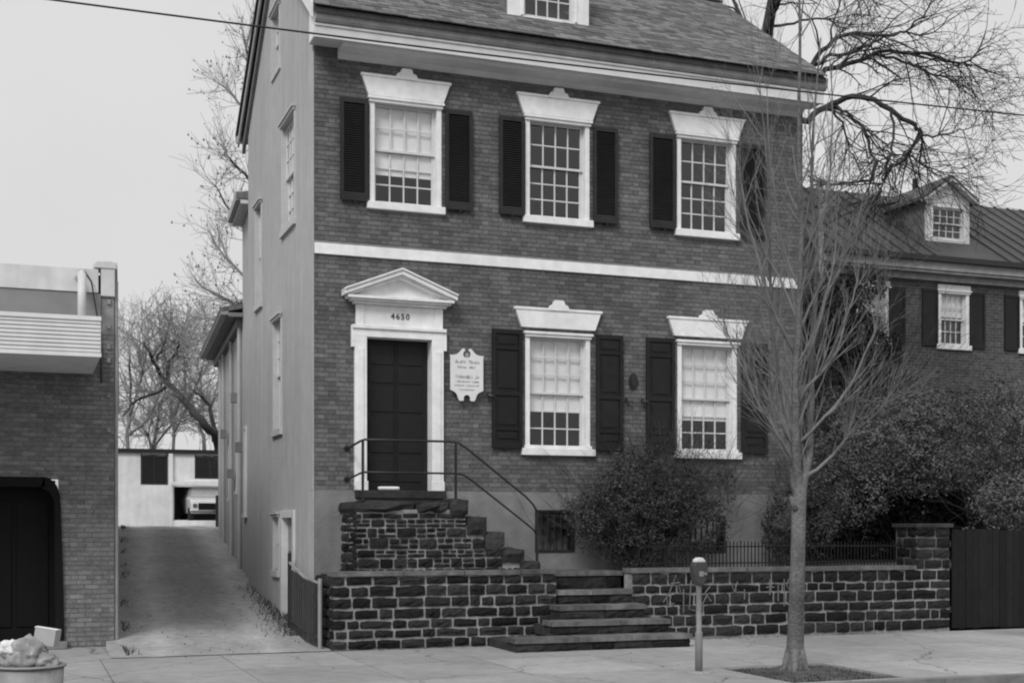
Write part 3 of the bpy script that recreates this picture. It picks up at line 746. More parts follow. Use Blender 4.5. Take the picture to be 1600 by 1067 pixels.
# chalk letters on the wall
gr = MB()
def stroke(*p): gr.tube([(x, YW - .028, z) for x, z in p], .011, 4)
def U(x, y): # photograph-shaped letters laid out on the wall in metres
    return (4.98 + (x - 1083) * .0109, 1.03 - (y - 893) * .0100)
for L_ in ([(1096, 938), (1105, 925), (1116, 897), (1123, 922)], [(1107, 910), (1122, 908)], [(1102, 925), (1102, 942), (1113, 940)],
           [(1128, 918), (1128, 955)], [(1140, 905), (1137, 950), (1146, 952)], [(1152, 930), (1158, 942), (1166, 927)], [(1170, 915), (1162, 925), (1172, 938)],
           [(1205, 910), (1209, 925), (1215, 908)], [(1226, 920), (1226, 936)], [(1268, 905), (1268, 930)], [(1262, 918), (1275, 918)], [(1282, 912), (1282, 940)], [(1292, 905), (1292, 948)], [(1300, 905), (1296, 915), (1303, 925)]):
    stroke(*[U(x, y) for x, y in L_])
gr.build('graffiti', 'chalk', GW2)

# board fence to the right of the pier
BF = thing('board_fence', 'dark vertical board fence right of the stone pier', 'fence', (12.6, YW, 0))
bo = []; x = 10.56
while x < 15.4:
    bo.append(pm((x + .07, YW + .06 + R.uniform(-.006, .006), .86 + R.uniform(-.01, .01)), (.135, .025, 1.66))); x += .142
pieces(BF, 'board', bo, 'fence_wood')
MB().box(10.52, 15.4, YW + .075, YW + .14, .3, .4).build('rail', 'dark_wood', BF); MB().box(10.52, 15.4, YW + .075, YW + .14, 1.4, 1.5).build('rail', 'dark_wood', BF)
# low picket fence behind the long wall
PF = thing('picket_fence', 'low thin wire-topped picket fence behind the long stone wall', 'fence', (7.5, -.9, 1.1))
bo = []; x = 5.0
while x < 9.75: bo.append(pm((x, -.93, 1.27 + R.uniform(-.015, .015)), (.014, .012, .46))); x += .065
pieces(PF, 'picket', bo, 'fence_wood')
for z in (1.16, 1.42): MB().tube([(4.95, -.93 + .012, z), (9.8, -.93 + .012, z)], .011, 5).build('rail', 'iron', PF)

# stoop with steps going down to the right
SP = thing('stone_stoop', 'high rubble stone stoop with steps in front of the black door', 'stoop', (1.2, -.5, 1.03))
sx = [(.40, 2.06, 2.10), (2.06, 2.35, 1.87), (2.35, 2.62, 1.64), (2.62, 2.95, 1.40), (2.95, 3.2, 1.22)]
mb = MB()
for i, (a, b, z) in enumerate(sx): mb.box(a + (.02 if i == 0 else .0), b - .012, -.97, -.03, .9, z - .12)
mb.build('mortar_core', 'stone_mortar', SP)
mm_ = []
TS = at_y(-1.0 + .012)
def rubble(T_, u0, u1_, z0, z1):
    """random ashlar: a coarse row now and then split into two thin ones"""
    out = []; rot = T_.to_3x3().to_4x4(); J = .026; z = z0; row = 0
    while z < z1 - .03:
        h = min(R.choice((.125, .15, .165)), z1 - z); u = u0 - R.uniform(0, .15)
        if z1 - z - h < .05: h = z1 - z
        u1 = u1_(z + h) if callable(u1_) else u1_
        while u < u1:
            ln = R.uniform(.14, .34); a, b = max(u, u0), min(u + ln, u1)
            if u1 - b < .07: b = u1
            if b - a > .035:
                if R.random() < .35 and h > .1:
                    k = R.uniform(.4, .6) * h; m0 = a + (b - a) * R.uniform(.4, .6)
                    cells = [(a, b, z, z + k)] + ([(a, m0, z + k, z + h), (m0, b, z + k, z + h)] if b - a > .2 else [(a, b, z + k, z + h)])
                else: cells = [(a, b, z, z + h)]
                for p, q, r, s in cells:
                    out.append(pm(T_ @ Vector(((p + q) / 2, .06, (r + s) / 2 + R.uniform(-.005, .005))), (max(.03, q - p - J), .14 + R.uniform(-.02, .02), max(.025, s - r - J)), rot @ Matrix.Rotation(R.uniform(-.04, .04), 4, 'Y')))
            u = b if b < u1 else u1 + 1
        z += h; row += 1
    return out
def stepped(z): return 2.06 if z > 1.66 else 2.35 if z > 1.43 else 2.63 if z > 1.22 else 2.95
mm_ += rubble(TS, .375, stepped, .98, 1.93)
mm_ += rubble(Matrix.Translation((.412, 0, 0)) @ SIDE, .04, .86, 1.05, 1.93)
pieces(SP, 'stone', mm_, 'stone', 'rough')
tp = [pm((.99, -.5, 2.045), (1.16, 1.06, .13)), pm((1.68, -.5, 2.04), (.20, 1.05, .12))]
# landing slabs and block steps
for a, b, z, hh in ((.37, 1.28, 2.10, .17), (1.29, 1.80, 2.09, .17)):
    pieces(SP, 'landing_slab', [pm(((a + b) / 2, -.52, z - hh / 2), (b - a - .012, 1.0, hh), Matrix.Rotation(R.uniform(-.006, .006), 4, 'Y'))], 'stone_face', 'rough')
for a, b, z, hh in ((1.81, 2.08, 2.13, .24), (2.07, 2.37, 1.88, .26), (2.34, 2.64, 1.65, .26), (2.62, 2.96, 1.41, .20), (2.9, 3.22, 1.22, .14)):
    for k in range(3):
        y0_, y1_ = -1.03 + k * .335, -1.03 + (k + 1) * .335 - .008
        pieces(SP, 'step_block', [pm(((a + b) / 2 + R.uniform(-.008, .008), (y0_ + y1_) / 2, z - hh / 2 + R.uniform(-.006, .004)), (b - a, y1_ - y0_, hh), Matrix.Rotation(R.uniform(-.02, .02), 4, 'Y'))], 'stone_face', 'rough')
# handrail
HR = thing('handrail', 'thin black iron double handrail along the stoop and its steps', 'railing', (1.2, -.95, 2.1))
def bar(nm, pts, r): MB().tube(pts, r, 8).build(nm, 'iron', HR, smooth=True)
yr = -.97
bar('rail', [(.50, .0, 2.9), (.50, -.12, 2.90), (.50, yr + .12, 2.96), (.53, yr, 2.975), (1.2, yr, 2.975), (1.80, yr, 2.975), (1.95, yr, 2.955), (2.1, yr, 2.86), (3.0, yr, 2.18), (3.12, yr, 2.06), (3.17, yr, 1.98), (3.18, yr, 1.93)], .017)
bar('rail', [(.50, .0, 2.44), (.50, -.12, 2.44), (.50, yr + .12, 2.50), (.53, yr, 2.51), (1.2, yr, 2.51), (1.90, yr, 2.51), (2.03, yr, 2.49), (2.15, yr, 2.41), (3.02, yr, 1.77), (3.12, yr, 1.69), (3.17, yr, 1.62)], .015)
for x, z0, z1 in ((.505, 2.09, 2.975), (1.90, 2.12, 2.96), (3.18, 1.05, 1.96)):
    MB().box(x - .016, x + .016, yr - .016, yr + .016, z0, z1).build('post', 'iron', HR)
for z in (2.9, 2.44): MB().tube([(.50, -.0, z), (.50, -.02, z)], .045, 12).build('wall_flange', 'iron', HR)
# newspaper
q = MB(); q.tube([(.98, -.02, 2.31), (1.02, -.02, 2.312), (1.26, -.045, 2.312), (1.30, -.05, 2.31)], [.026, .03, .03, .027], 10)
tag(q.build('newspaper', 'paper', smooth=True), 'rolled white newspaper lying on the sill of the black front door', 'newspaper')
# pavement steps through the wall
PS = thing('pavement_steps', 'wide dark stone steps rising from the pavement through the wall gap', 'steps', (3.6, -2.4, 0))
def pxs(x, y_, z): pass
STP = [(2.28, 5.02, -2.42, .19), (2.98, 4.86, -2.06, .385), (3.24, 4.64, -1.70, .585), (3.38, 4.60, -1.34, .79), (3.39, 4.59, -1.0, 1.06)]
zp = 0
for i, (a, b, y, z) in enumerate(STP):
    MB().box(a + .03, b - .03, y + .04, -.7, zp - .02, z - .07).build('riser_core', 'stone_face', PS)
    r_ = []; x = a + .02
    while x < b - .06:
        e = min(x + R.uniform(.3, .75), b - .02)
        if b - e < .15: e = b - .02
        r_.append(pm(((x + e) / 2, y + .09, (zp + z - .07) / 2), (e - x - .018, .14, z - .07 - zp - .006))); x = e
    pieces(PS, 'riser_stone', r_, 'stone', 'rough')
    o = []; x = a; nb = 3 if b - a > 2 else 2; wds = [R.uniform(.8, 1.2) for _ in range(nb)]; tot = sum(wds)
    for q in wds:
        e = x + (b - a) * q / tot; yb = STP[i + 1][2] + .03 if i < 4 else -.3
        o.append(pm(((x + e) / 2, (y + yb) / 2, z - .035), (e - x - .01, yb - y, .07), Matrix.Rotation(R.uniform(-.006, .006), 4, 'Y'))); x = e
    pieces(PS, 'tread_slab', o, 'step_stone')
    zp = z
# side stones of the lower steps
# iron area railing by the alley
AR = thing('area_railing', 'narrow rusty iron railing along the alley beside the basement door', 'railing', (-.12, .3, 0))
bo = []
for k in range(16):
    y = -.95 + k * .14; bo.append(pm((-.12, y, gz(y) + .48), (.016, .05, .92)))
pieces(AR, 'baluster', bo, 'dark_wood')
MB().tube([(-.12, -1.0, .93), (-.12, .1, .98), (-.12, 1.22, 1.17)], .022, 6).build('rail', 'gutter_metal', AR)
MB().tube([(-.12, -1.0, .15), (-.12, 1.22, .28)], .018, 6).build('rail', 'dark_wood', AR)
MB().tube([(-.12, 1.24, .1), (-.12, 1.24, 1.32), (-.12, 1.24, 1.36)], [.03, .03, .01], 8).build('post', 'iron', AR)
MB().tube([(-.12, -1.0, -.05), (-.12, -1.0, 1.0)], .03, 8).build('post', 'gutter_metal', AR)

# ------------------------------------------------------------------ rear wing of the house
ALD = Vector((.068, 1, 0)).normalized()
def wingT(x0, y0): # u along the alley wall going AWAY = local +u towards -alley? u = -distance, depth = to the right
    a = math.atan(.068)
    return Matrix.Translation((x0, y0, 0)) @ Matrix.Rotation(-a, 4, 'Z') @ SIDE
TWg = wingT(.06, 6.0)
WG = thing('rear_wing', 'long low stucco rear wing with overhanging eave behind the brick house', 'house', (.3, 10, gz(10)))
wh = [(-8.1, -7.7, 4.3, 5.3), (-5.2, -4.6, 2.4, 3.6), (-3.2, -2.7, 2.5, 3.6), (-1.35, -.9, 2.0, 3.75)]
mb = MB(TWg); wall_cells(mb, -8.9, -1.9, .4, 6.0, [h for h in wh if h[1] < -1.9], 0, .25)
wall_cells(mb, -1.9, 0, .4, 7.9, [wh[-1]], 0.0, .25)
mb.box(-8.9, -8.65, .25, 4.2, .4, 6.0).box(-1.9, -1.65, .25, 4.2, 6.0, 7.9).box(-1.7, -.0, 3.9, 4.2, 5, 7.9)
mb.build('wall', 'stucco', WG)
for h in wh:
    f = MB(TWg).box(h[0], h[0] + .06, -.03, .15, h[2], h[3]).box(h[1] - .06, h[1], -.03, .15, h[2], h[3]).box(h[0] + .06, h[1] - .06, -.03, .15, h[3] - .07, h[3]).box(h[0] - .03, h[1] + .03, -.07, .1, h[2] - .07, h[2]).build('window', 'cornice_paint', WG)
    MB(TWg).box(h[0] + .06, h[1] - .06, .08, .09, h[2], h[3] - .07).build('pane', 'car_glass', f)
    MB(TWg).box(h[0] + .06, h[1] - .06, .05, .075, (h[2] + h[3]) / 2 - .03, (h[2] + h[3]) / 2 + .03).build('meeting_rail', 'cornice_paint', f)
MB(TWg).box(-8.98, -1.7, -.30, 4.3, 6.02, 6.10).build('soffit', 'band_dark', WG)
MB(TWg).box(-9.0, -1.75, -.45, -.30, 6.06, 6.20).build('gutter', 'gutter_metal', WG)
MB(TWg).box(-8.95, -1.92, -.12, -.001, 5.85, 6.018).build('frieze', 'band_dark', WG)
mb = MB(TWg); mb.add([(-9.0, -.46, 6.2), (-1.75, -.46, 6.2), (-1.75, 4.3, 7.3), (-9.0, 4.3, 7.3), (-9.0, -.46, 6.1), (-1.75, -.46, 6.1), (-1.75, 4.3, 7.2), (-9.0, 4.3, 7.2)], [(0, 1, 2, 3), (7, 6, 5, 4), (0, 4, 5, 1), (1, 5, 6, 2), (2, 6, 7, 3), (3, 7, 4, 0)])
mb.build('roof', 'slate', WG)
MB(TWg).box(-2.0, -.02, -.20, 4.3, 7.92, 8.0).build('soffit', 'cornice_paint', WG); MB(TWg).box(-2.02, -.02, -.29, -.201, 7.98, 8.14).build('gutter', 'gutter_metal', WG)
mb = MB(TWg); mb.add([(-2.0, -.28, 8.12), (-.0, -.28, 8.12), (-.0, 4.3, 9.0), (-2.0, 4.3, 9.0), (-2.0, -.28, 8.01), (-.0, -.28, 8.01), (0, 4.3, 8.0), (-2.0, 4.3, 8.0)], [(0, 1, 2, 3), (7, 6, 5, 4), (0, 4, 5, 1), (1, 5, 6, 2), (2, 6, 7, 3), (3, 7, 4, 0)])
mb.build('roof', 'slate', WG)
for u, z1 in ((-2.0, 5.9), (-4.1, 5.9), (-6.4, 5.9), (-7.3, 5.9)):
    p = TWg @ Vector((u, -.06, 0)); MB().tube([(p.x, p.y, gz(p.y)), (p.x, p.y, z1)], .04, 8).build('downpipe', 'stucco', WG)
for u, z in ((-1.5, 3.35), (-3.6, 2.9), (-2.6, 4.45), (-5.6, 3.9)):
    p = TWg @ Vector((u, -.10, z)); MB().box(p.x - .07, p.x + .05, p.y - .1, p.y + .1, z - .1, z + .1).build('meter_box', 'band_dark', WG)

# ------------------------------------------------------------------ the shop on the left
SH = thing('shop', 'flat roofed brick shop with a ribbed metal canopy at the left edge', 'shop', (-6, .6, 0))
lx1 = -2.80; lx0 = -12.0; ly = .6
TL = at_y(ly)
dh = [(-4.75, -3.56, .0, 2.42)]
mb = MB(TL); wall_cells(mb, lx0, lx1, -.1, 5.10, dh, .006, .3); mb.build('mortar_wall', 'mortar', SH)
pieces(SH, 'brick', brick_rows(TL, -7.5, lx1, .02, 4.60, dh, course=.068, common=True), 'shop_brick', rest='brickwork')
# alley wall of the shop
mb = MB(); mb.add([(lx1, ly + .01, -.2), (lx1 + 25 * .068, ly + 25, 1.5), (lx1 + 25 * .068, ly + 25, 5.4), (lx1, ly + .01, 5.4),
                   (lx1 - .3, ly + .31, -.2), (lx1 + 25 * .068 - .3, ly + 25, 1.5), (lx1 + 25 * .068 - .3, ly + 25, 5.4), (lx1 - .3, ly + .31, 5.4)], [(0, 1, 2, 3), (4, 7, 6, 5), (0, 3, 7, 4), (1, 5, 6, 2), (3, 2, 6, 7)])
mb.build('side_wall', 'far_brick', SH)
MB().box(lx0, -3.2, 1.0, 24, 4.9, 5.0).build('flat_roof', 'asphalt', SH)
MB().box(lx0, -2.99, ly - .03, ly + .2, 4.62, 5.09).build('fascia_board', 'band_dark', SH)
MB().box(lx0, -3.02, ly - .05, ly + .2, 5.10, 5.44).build('parapet_band', 'coping_metal', SH, bevel=.008)
MB().box(-2.985, lx1 + .01, ly - .035, ly + .25, 5.06, 5.46).build('parapet_end', 'coping_metal', SH, bevel=.01)
MB().prism([(-3.08, 5.46), (-3.08, 5.53), (-3.04, 5.56), (-2.84, 5.57), (-2.78, 5.54), (-2.765, 5.46)], ly - .05, ly + .35).build('coping_cap', 'coping_metal', SH, bevel=.01)
mb = MB(); e = Vector((lx1, ly, 0))
mb.add([(lx1 - .001, ly + .0, 5.47), (lx1 + .045, ly + .0, 5.47), (lx1 + .045 + 25 * .068, ly + 25, 5.47), (lx1 + 25 * .068, ly + 25, 5.47), (lx1 - .001, ly, 5.56), (lx1 + .045, ly, 5.56), (lx1 + .045 + 25 * .068, ly + 25, 5.56), (lx1 + 25 * .068, ly + 25, 5.56)], [(0, 3, 2, 1), (4, 5, 6, 7), (0, 1, 5, 4), (1, 2, 6, 5)])
mb.build('side_flashing', 'coping_metal', SH)
MB().tube([(lx1 + .03, ly + .05, .0), (lx1 + .03, ly + .05, 5.3)], .03, 8).build('downpipe', 'gutter_metal', SH)
# canopy
cxr = -3.10; cyf = -1.5
CN = MB().box(lx0, cxr, cyf, ly - .008, 3.93, 3.97).build('canopy', 'panel_soffit', SH)
rb = []
for k in range(8):
    z = 3.975 + k * .052; rb.append(pm(((lx0 + cxr) / 2, cyf + .01 - .004 * 0, z + .022), (cxr - lx0, .03, .036)))
pieces(CN, 'rib', rb, 'panel_metal')
MB().box(lx0, cxr + .006, cyf + .026, cyf + .05, 3.972, 4.40).box(lx0, cxr + .008, cyf - .02, cyf + .06, 4.385, 4.44).box(lx0, cxr + .008, cyf - .015, cyf + .05, 3.93 - .012, 3.968).build('fascia', 'panel_metal', CN)
MB().box(cxr - .02, cxr, cyf + .05, ly - .01, 3.972, 4.40).build('canopy_end', 'panel_metal', CN)
MB().box(lx0, cxr - .02, cyf + .06, ly - .01, 4.38, 4.42).build('canopy_top', 'panel_metal', CN)
MB().tube([(-3.30, cyf + .75, 4.42), (-3.30, cyf + .75, 5.12)], .055, 12).tube([(-3.30, cyf + .75, 5.0), (-3.3, cyf + .75, 5.12), (-3.3, ly - .05, 5.3)], .05, 10).build('conduit_pipe', 'coping_metal', SH, smooth=True)
MB().tube([(-3.22, ly - .08, 5.40), (-3.12, ly - .1, 5.25), (-3.05, ly - .15, 4.8), (-3.0, ly - .3, 4.45)], .012, 5).build('cable', 'iron', SH)
MB().tube([(-3.03, ly - .05, 4.6), (-3.0, ly - .05, 4.3), (-2.98, ly - .06, 4.0), (-2.98, ly - .05, 3.8)], .018, 6).build('cable', 'iron', SH)
for z in (4.95, 4.6, 4.3, 4.1, 3.6, 3.1): MB().box(-2.9, -2.85, ly - .03, ly - .006, z, z + .07).build('wall_clip', 'mortar', SH)
# dark doorway
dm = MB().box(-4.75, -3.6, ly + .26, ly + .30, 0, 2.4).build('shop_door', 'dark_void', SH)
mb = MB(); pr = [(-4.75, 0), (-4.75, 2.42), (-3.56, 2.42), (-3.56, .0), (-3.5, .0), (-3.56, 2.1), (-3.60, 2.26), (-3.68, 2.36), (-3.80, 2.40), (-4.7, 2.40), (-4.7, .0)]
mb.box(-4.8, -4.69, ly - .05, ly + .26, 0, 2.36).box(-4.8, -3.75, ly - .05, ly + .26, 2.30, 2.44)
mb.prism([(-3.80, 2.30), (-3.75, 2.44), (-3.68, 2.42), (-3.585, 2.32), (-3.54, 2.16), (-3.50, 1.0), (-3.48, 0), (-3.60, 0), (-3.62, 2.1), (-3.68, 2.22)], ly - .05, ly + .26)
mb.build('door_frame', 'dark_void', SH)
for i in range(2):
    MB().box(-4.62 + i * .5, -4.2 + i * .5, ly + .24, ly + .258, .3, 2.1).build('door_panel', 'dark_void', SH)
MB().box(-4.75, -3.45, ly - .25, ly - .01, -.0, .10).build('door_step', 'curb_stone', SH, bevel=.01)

# ------------------------------------------------------------------ garage across the end of the alley
GY = 34.3
GG = thing('garage', 'white flat roofed garage with dark windows closing the end of the alley', 'garage', (1.2, GY, 1.8))
gh_ = [(.33, 1.37, 3.46, 4.66), (2.42, 3.6, 3.72, 4.66), (1.62, 6, 2.06, 3.38)]
mb = MB(at_y(GY)); wall_cells(mb, -6, 9, 1.6, 4.78, gh_, 0, .25)
mb.build('wall', 'garage_wall', GG)
MB().box(-6, 9, GY + .25, GY + 8, 4.5, 4.6).box(-6, 9, GY + 7.7, GY + 8, 1.6, 4.5).box(1.3, 1.5, GY + .25, GY + 8, 1.6, 4.5).box(-6, 9, GY + .25, GY + 7.7, 1.6, 2.02).build('rear_room', 'room', GG)
MB().box(-6.1, 9.1, GY - .12, GY + .3, 4.70, 4.86).build('roof_edge', 'iron', GG)
MB().box(1.40, 1.55, GY - .14, GY - .005, 1.8, 4.69).build('pier', 'garage_wall', GG)
MB().box(1.50, 5.5, GY - .55, GY - .15, 3.42, 3.56).build('canopy', 'garage_wall', GG, bevel=.01)
MB().box(2.2, 3.6, GY - .5, GY - .2, 3.57, 3.68).build('canopy_patch', 'white_paint', GG)
MB().box(1.56, 5.5, GY - 1.6, GY - .15, 1.7, 2.03).build('threshold', 'garage_wall', GG)
MB().box(3.0, 3.14, GY - 1.9, GY - 1.76, 1.7, 3.0).build('post', 'iron', GG)
for a, b, c, d in gh_[:2]:
    f = MB(at_y(GY)).box(a, a + .06, -.02, .1, c, d).box(b - .06, b, -.02, .1, c, d).box(a + .06, b - .06, -.02, .1, c, c + .06).box((a + b) / 2 - .02, (a + b) / 2 + .02, -.0, .1, c + .06, d).build('window', 'shutter_frame', GG)
    MB(at_y(GY)).box(a + .06, b - .06, .05, .06, c + .06, d).build('pane', 'car_glass', f)
for y_, z_, w_ in ((1.9, 2.62, .1),):
    pass
# car in the bay, nose towards the alley
CR = thing('parked_car', 'pale old car parked nose out in the open garage bay', 'car', (2.95, GY, 2.03))
c0, c1 = 2.10, 3.80; yf = GY - 1.35; zb = 2.03
def car_prof(k): return [(0, .35), (.02, .62), (.06, .80), (1.15, .92), (1.7, 1.38), (3.1, 1.42), (3.6, .98), (4.3, .92), (4.35, .4), (4.3, .28), (.1, .28)]
mb = MB(); pr = car_prof(0)
vs = []; n = len(pr)
for x, ins in ((c0, 0), (c0, 0), (c1, 0), (c1, 0)): pass
vs += [(c0 + (.16 if z > 1 else .0) + (.04 if z < .4 else 0), yf + y, zb + z) for y, z in pr] + [(c1 - (.16 if z > 1 else .0) - (.04 if z < .4 else 0), yf + y, zb + z) for y, z in pr]
mb.add(vs, [tuple(range(n)), tuple(range(2 * n - 1, n - 1, -1))] + [(i, i + n, (i + 1) % n + n, (i + 1) % n) for i in range(n)])
mb.build('body', 'carpaint', CR, bevel=.05)
mb = MB(); mb.add([(c0 + .12, yf + 1.17, zb + .97), (c1 - .12, yf + 1.17, zb + .97), (c1 - .24, yf + 1.62, zb + 1.35), (c0 + .24, yf + 1.62, zb + 1.35)], [(0, 1, 2, 3)])
mb.build('windscreen', 'shade_cloth', CR)
MB().box(c0 + .3, c1 - .3, yf - .02, yf + .03, zb + .42, zb + .68).build('grille', 'dark_void', CR)
MB().box(c0 - .02, c1 + .02, yf - .08, yf + .02, zb + .30, zb + .40).build('bumper', 'chrome', CR, bevel=.02)
for x in (c0 + .17, c1 - .17):
    MB().tube([(x, yf - .015, zb + .58), (x, yf + .05, zb + .58)], .09, 14).build('headlight', 'chrome', CR)
for x in (c0 + .02, c1 - .20):
    for y in (.8, 3.5): 
        wl = MB().tube([(x, yf + y, zb + .31), (x + .18, yf + y, zb + .31)], .31, 18).build('wheel', 'tyre', CR)
        MB().tube([(x - .005, yf + y, zb + .31), (x + .185, yf + y, zb + .31)], .17, 14).build('rim', 'chrome', wl)
MB().box(c0 + .3, c1 - .3, yf + .31, yf + .33, 0 + zb + .75, zb + .755).build('hood_line', 'chrome', CR)

# ------------------------------------------------------------------ neighbour house on the right
NY = 5.5
NH = thing('neighbour_house', 'smaller brick house with a dormer and metal roof at the right edge', 'house', (16, NY, 1))
nh = [(13.38, 14.27, 5.9, 7.15), (15.62, 16.50, 5.88, 7.18), (17.95, 18.8, 5.88, 7.18), (13.38, 14.27, 2.6, 4.2), (15.62, 16.5, 2.6, 4.2), (17.95, 18.8, 2.6, 4.2)]
TN = at_y(NY)
mb = MB(TN); wall_cells(mb, 12.45, 23, .8, 7.5, nh, 0, .3)
mb.box(12.45, 12.75, .3, 6.4, .8, 7.5).box(22.7, 23, .3, 6.4, .8, 7.5).box(12.75, 22.7, 6.1, 6.4, .8, 7.5).build('wall', 'far_brick', NH)
MB().prism([(NY, 7.5), (NY + 6.4, 7.5), (NY + 6.4, 7.9), (NY + 3.2, 10.0), (NY, 7.9)], 12.46, 12.74, 'x').build('gable_wall', 'far_brick', NH)
MB().prism([(NY, 7.5), (NY + 6.4, 7.5), (NY + 6.4, 7.9), (NY + 3.2, 10.0), (NY, 7.9)], 22.7, 22.98, 'x').build('gable_wall', 'far_brick', NH)
MB(TN).box(12.75, 22.7, .3, 6.1, 7.3, 7.4).box(12.75, 22.7, 2.5, 2.6, .8, 7.3).build('interior_floor', 'room', NH)
MB(TN).box(12.35, 23.1, -.28, .0, 7.50, 7.56).box(12.35, 23.1, -.32, -.24, 7.56, 7.74).box(12.35, 23.1, -.1, .0, 7.36, 7.499).build('cornice', 'gutter_metal', NH)
MB(TN).box(12.35, 23.1, -.42, -.321, 7.74, 7.86).build('gutter', 'iron', NH)
ns = math.atan2(2.3, 3.5)
def nz_(y): return 7.84 + (y - (NY - .35)) * math.tan(ns)
MB().prism([(NY - .35, 7.76), (NY + 3.2, nz_(NY + 3.2) - .08), (NY + 3.2, nz_(NY + 3.2)), (NY - .35, 7.84)], 12.3, 23.1, 'x').prism([(NY + 3.201, nz_(NY + 3.2) - .08), (NY + 6.7, 7.76), (NY + 6.7, 7.84), (NY + 3.201, nz_(NY + 3.2))], 12.3, 23.1, 'x').build('roof', 'roof_metal', NH)
se_ = []; x = 12.4
Ln = math.hypot(3.5, 2.3)
while x < 23:
    if not (15.7 < x < 17.1): se_.append(pm((x, NY + 1.43, nz_(NY + 1.43) + .02), (.03, Ln, .04), Matrix.Rotation(ns, 4, 'X')))
    x += .42
pieces(NH, 'roof_seam', se_, 'roof_metal')
MB().tube([(17.62, NY + 3.4, 9.9), (17.62, NY + 3.4, 10.75)], .07, 10).build('vent_pipe', 'iron', NH)
for i, (a, b, c, d) in enumerate(nh):
    window(NH, TN, a, b, c + .05, d, 2 if c > 5 else 3, 2 if c > 5 else 3, cols=4 if c > 5 else 3, shade=.45 if i < 3 else 0, head=True, jamb=.09, depth=.05, sill=(.05, .03))
    MB(TN).box(a - .02, b + .02, -.05, .0, d + .01, d + .12).build('lintel', 'cornice_paint', NH)
    for s0, s1 in ((a - .44, a - .01), (b + .01, b + .44)):
        sh = MB(TN).box(s0, s0 + .05, -.05, -.01, c, d).box(s1 - .05, s1, -.05, -.01, c, d).box(s0 + .05, s1 - .05, -.05, -.01, c, c + .08).box(s0 + .05, s1 - .05, -.05, -.01, d - .07, d).build('shutter', 'shutter_paint', NH)
        MB(TN).box(s0 + .05, s1 - .05, -.035, -.015, c + .08, d - .07).build('panel', 'shutter_paint', sh)
# dormer on the neighbour's roof
ny0 = NY + .55; na, nb_ = 15.74, 16.98; nzb, nzt = nz_(ny0) - .05, 9.45
f = MB(at_y(ny0)); f.box(na, na + .14, 0, .06, nzb, nzt).box(nb_ - .14, nb_, 0, .06, nzb, nzt).box(na + .16, nb_ - .16, 0, .06, nzb, nzb + .1).box(na + .16, nb_ - .16, 0, .06, 9.28, nzt)
f.prism([(na, nzt), (nb_, nzt), ((na + nb_) / 2, nzt + .38)], 0, .06)
nd = f.build('dormer', 'cornice_paint', NH)
for a in (na + .005, nb_ - .055): MB().prism([(ny0 + .06, nz_(ny0) - .05), (NY + 2.6, nz_(NY + 2.6) - .05), (NY + 2.6, nzt), (ny0 + .06, nzt)], a, a + .05, 'x').build('cheek', 'slate', nd)
xm = (na + nb_) / 2
for s_ in (-1, 1):
    xe = xm + s_ * .78; MB().add([], []) 
    MB().prism([(xe, nzt - .08), (xm, nzt + .46), (xm, nzt + .54), (xe, nzt + .0)], ny0 - .15, NY + 3.1).build('dormer_roof', 'slate', nd)
    MB().prism([(xe, nzt - .13), (xm, nzt + .40), (xm, nzt + .459), (xe, nzt - .081)], ny0 - .17, ny0 - .02).build('rake_board', 'cornice_paint', nd)
window(NH, at_y(ny0), na + .135, nb_ - .135, nzb + .12, 9.3, 2, 2, head=False, jamb=.04, depth=.03, sill=(-.01, -.02), sill_h=.03)
# slim pole between the houses
PL = MB().tube([(12.30, 5.2, 1.2), (12.30, 5.2, 9.2)], .05, 10).tube([(12.30, 5.2, 9.2), (12.30, 5.2, 9.32)], [.1, .09], 10)
tag(PL.build('vent_pole', 'gutter_metal', smooth=True), 'slim pale pole rising at the left corner of the smaller brick house', 'pole')

# ------------------------------------------------------------------ street furniture
PM = thing('parking_meter', 'grey parking meter with a pale dome on the pavement', 'parking meter', (3.47, -5.44, 0))
c = (3.47, -5.44, 0)
MB().lathe(c, [(.0, .0), (.045, 0), (.045, .46), (.04, .48), (.033, .49), (.033, 1.02), (.04, 1.03), (.0, 1.03)], 18).build('post', 'meter_grey', PM, smooth=True)
MB().lathe(c, [(.0, .0), (.16, 0), (.15, .015), (.05, .02), (0, .02)], 18).build('base_patch', 'concrete', PM)
mb = MB(); pf = [(-.035, 1.03), (.035, 1.03), (.075, 1.10), (.095, 1.18), (.095, 1.27), (.07, 1.31), (-.07, 1.31), (-.095, 1.27), (-.095, 1.18), (-.075, 1.10)]
mb.prism([(c[0] + a, b) for a, b in pf], c[1] - .06, c[1] + .06); mb.build('head', 'meter_dark', PM, bevel=.015)
dm = MB().prism([(c[0] + .068 * math.cos(a), 1.305 + .058 * math.sin(a)) for a in [math.pi * i / 10 for i in range(11)]], c[1] - .045, c[1] + .045).build('dome', 'meter_dome', PM, bevel=.01)
MB().box(c[0] - .03, c[0] + .03, c[1] - .068, c[1] - .061, 1.14, 1.2).build('coin_plate', 'meter_grey', PM)
MB().tube([(c[0] + .045, c[1] - .06, 1.17), (c[0] + .045, c[1] - .09, 1.17)], .016, 10).build('knob', 'meter_grey', PM)
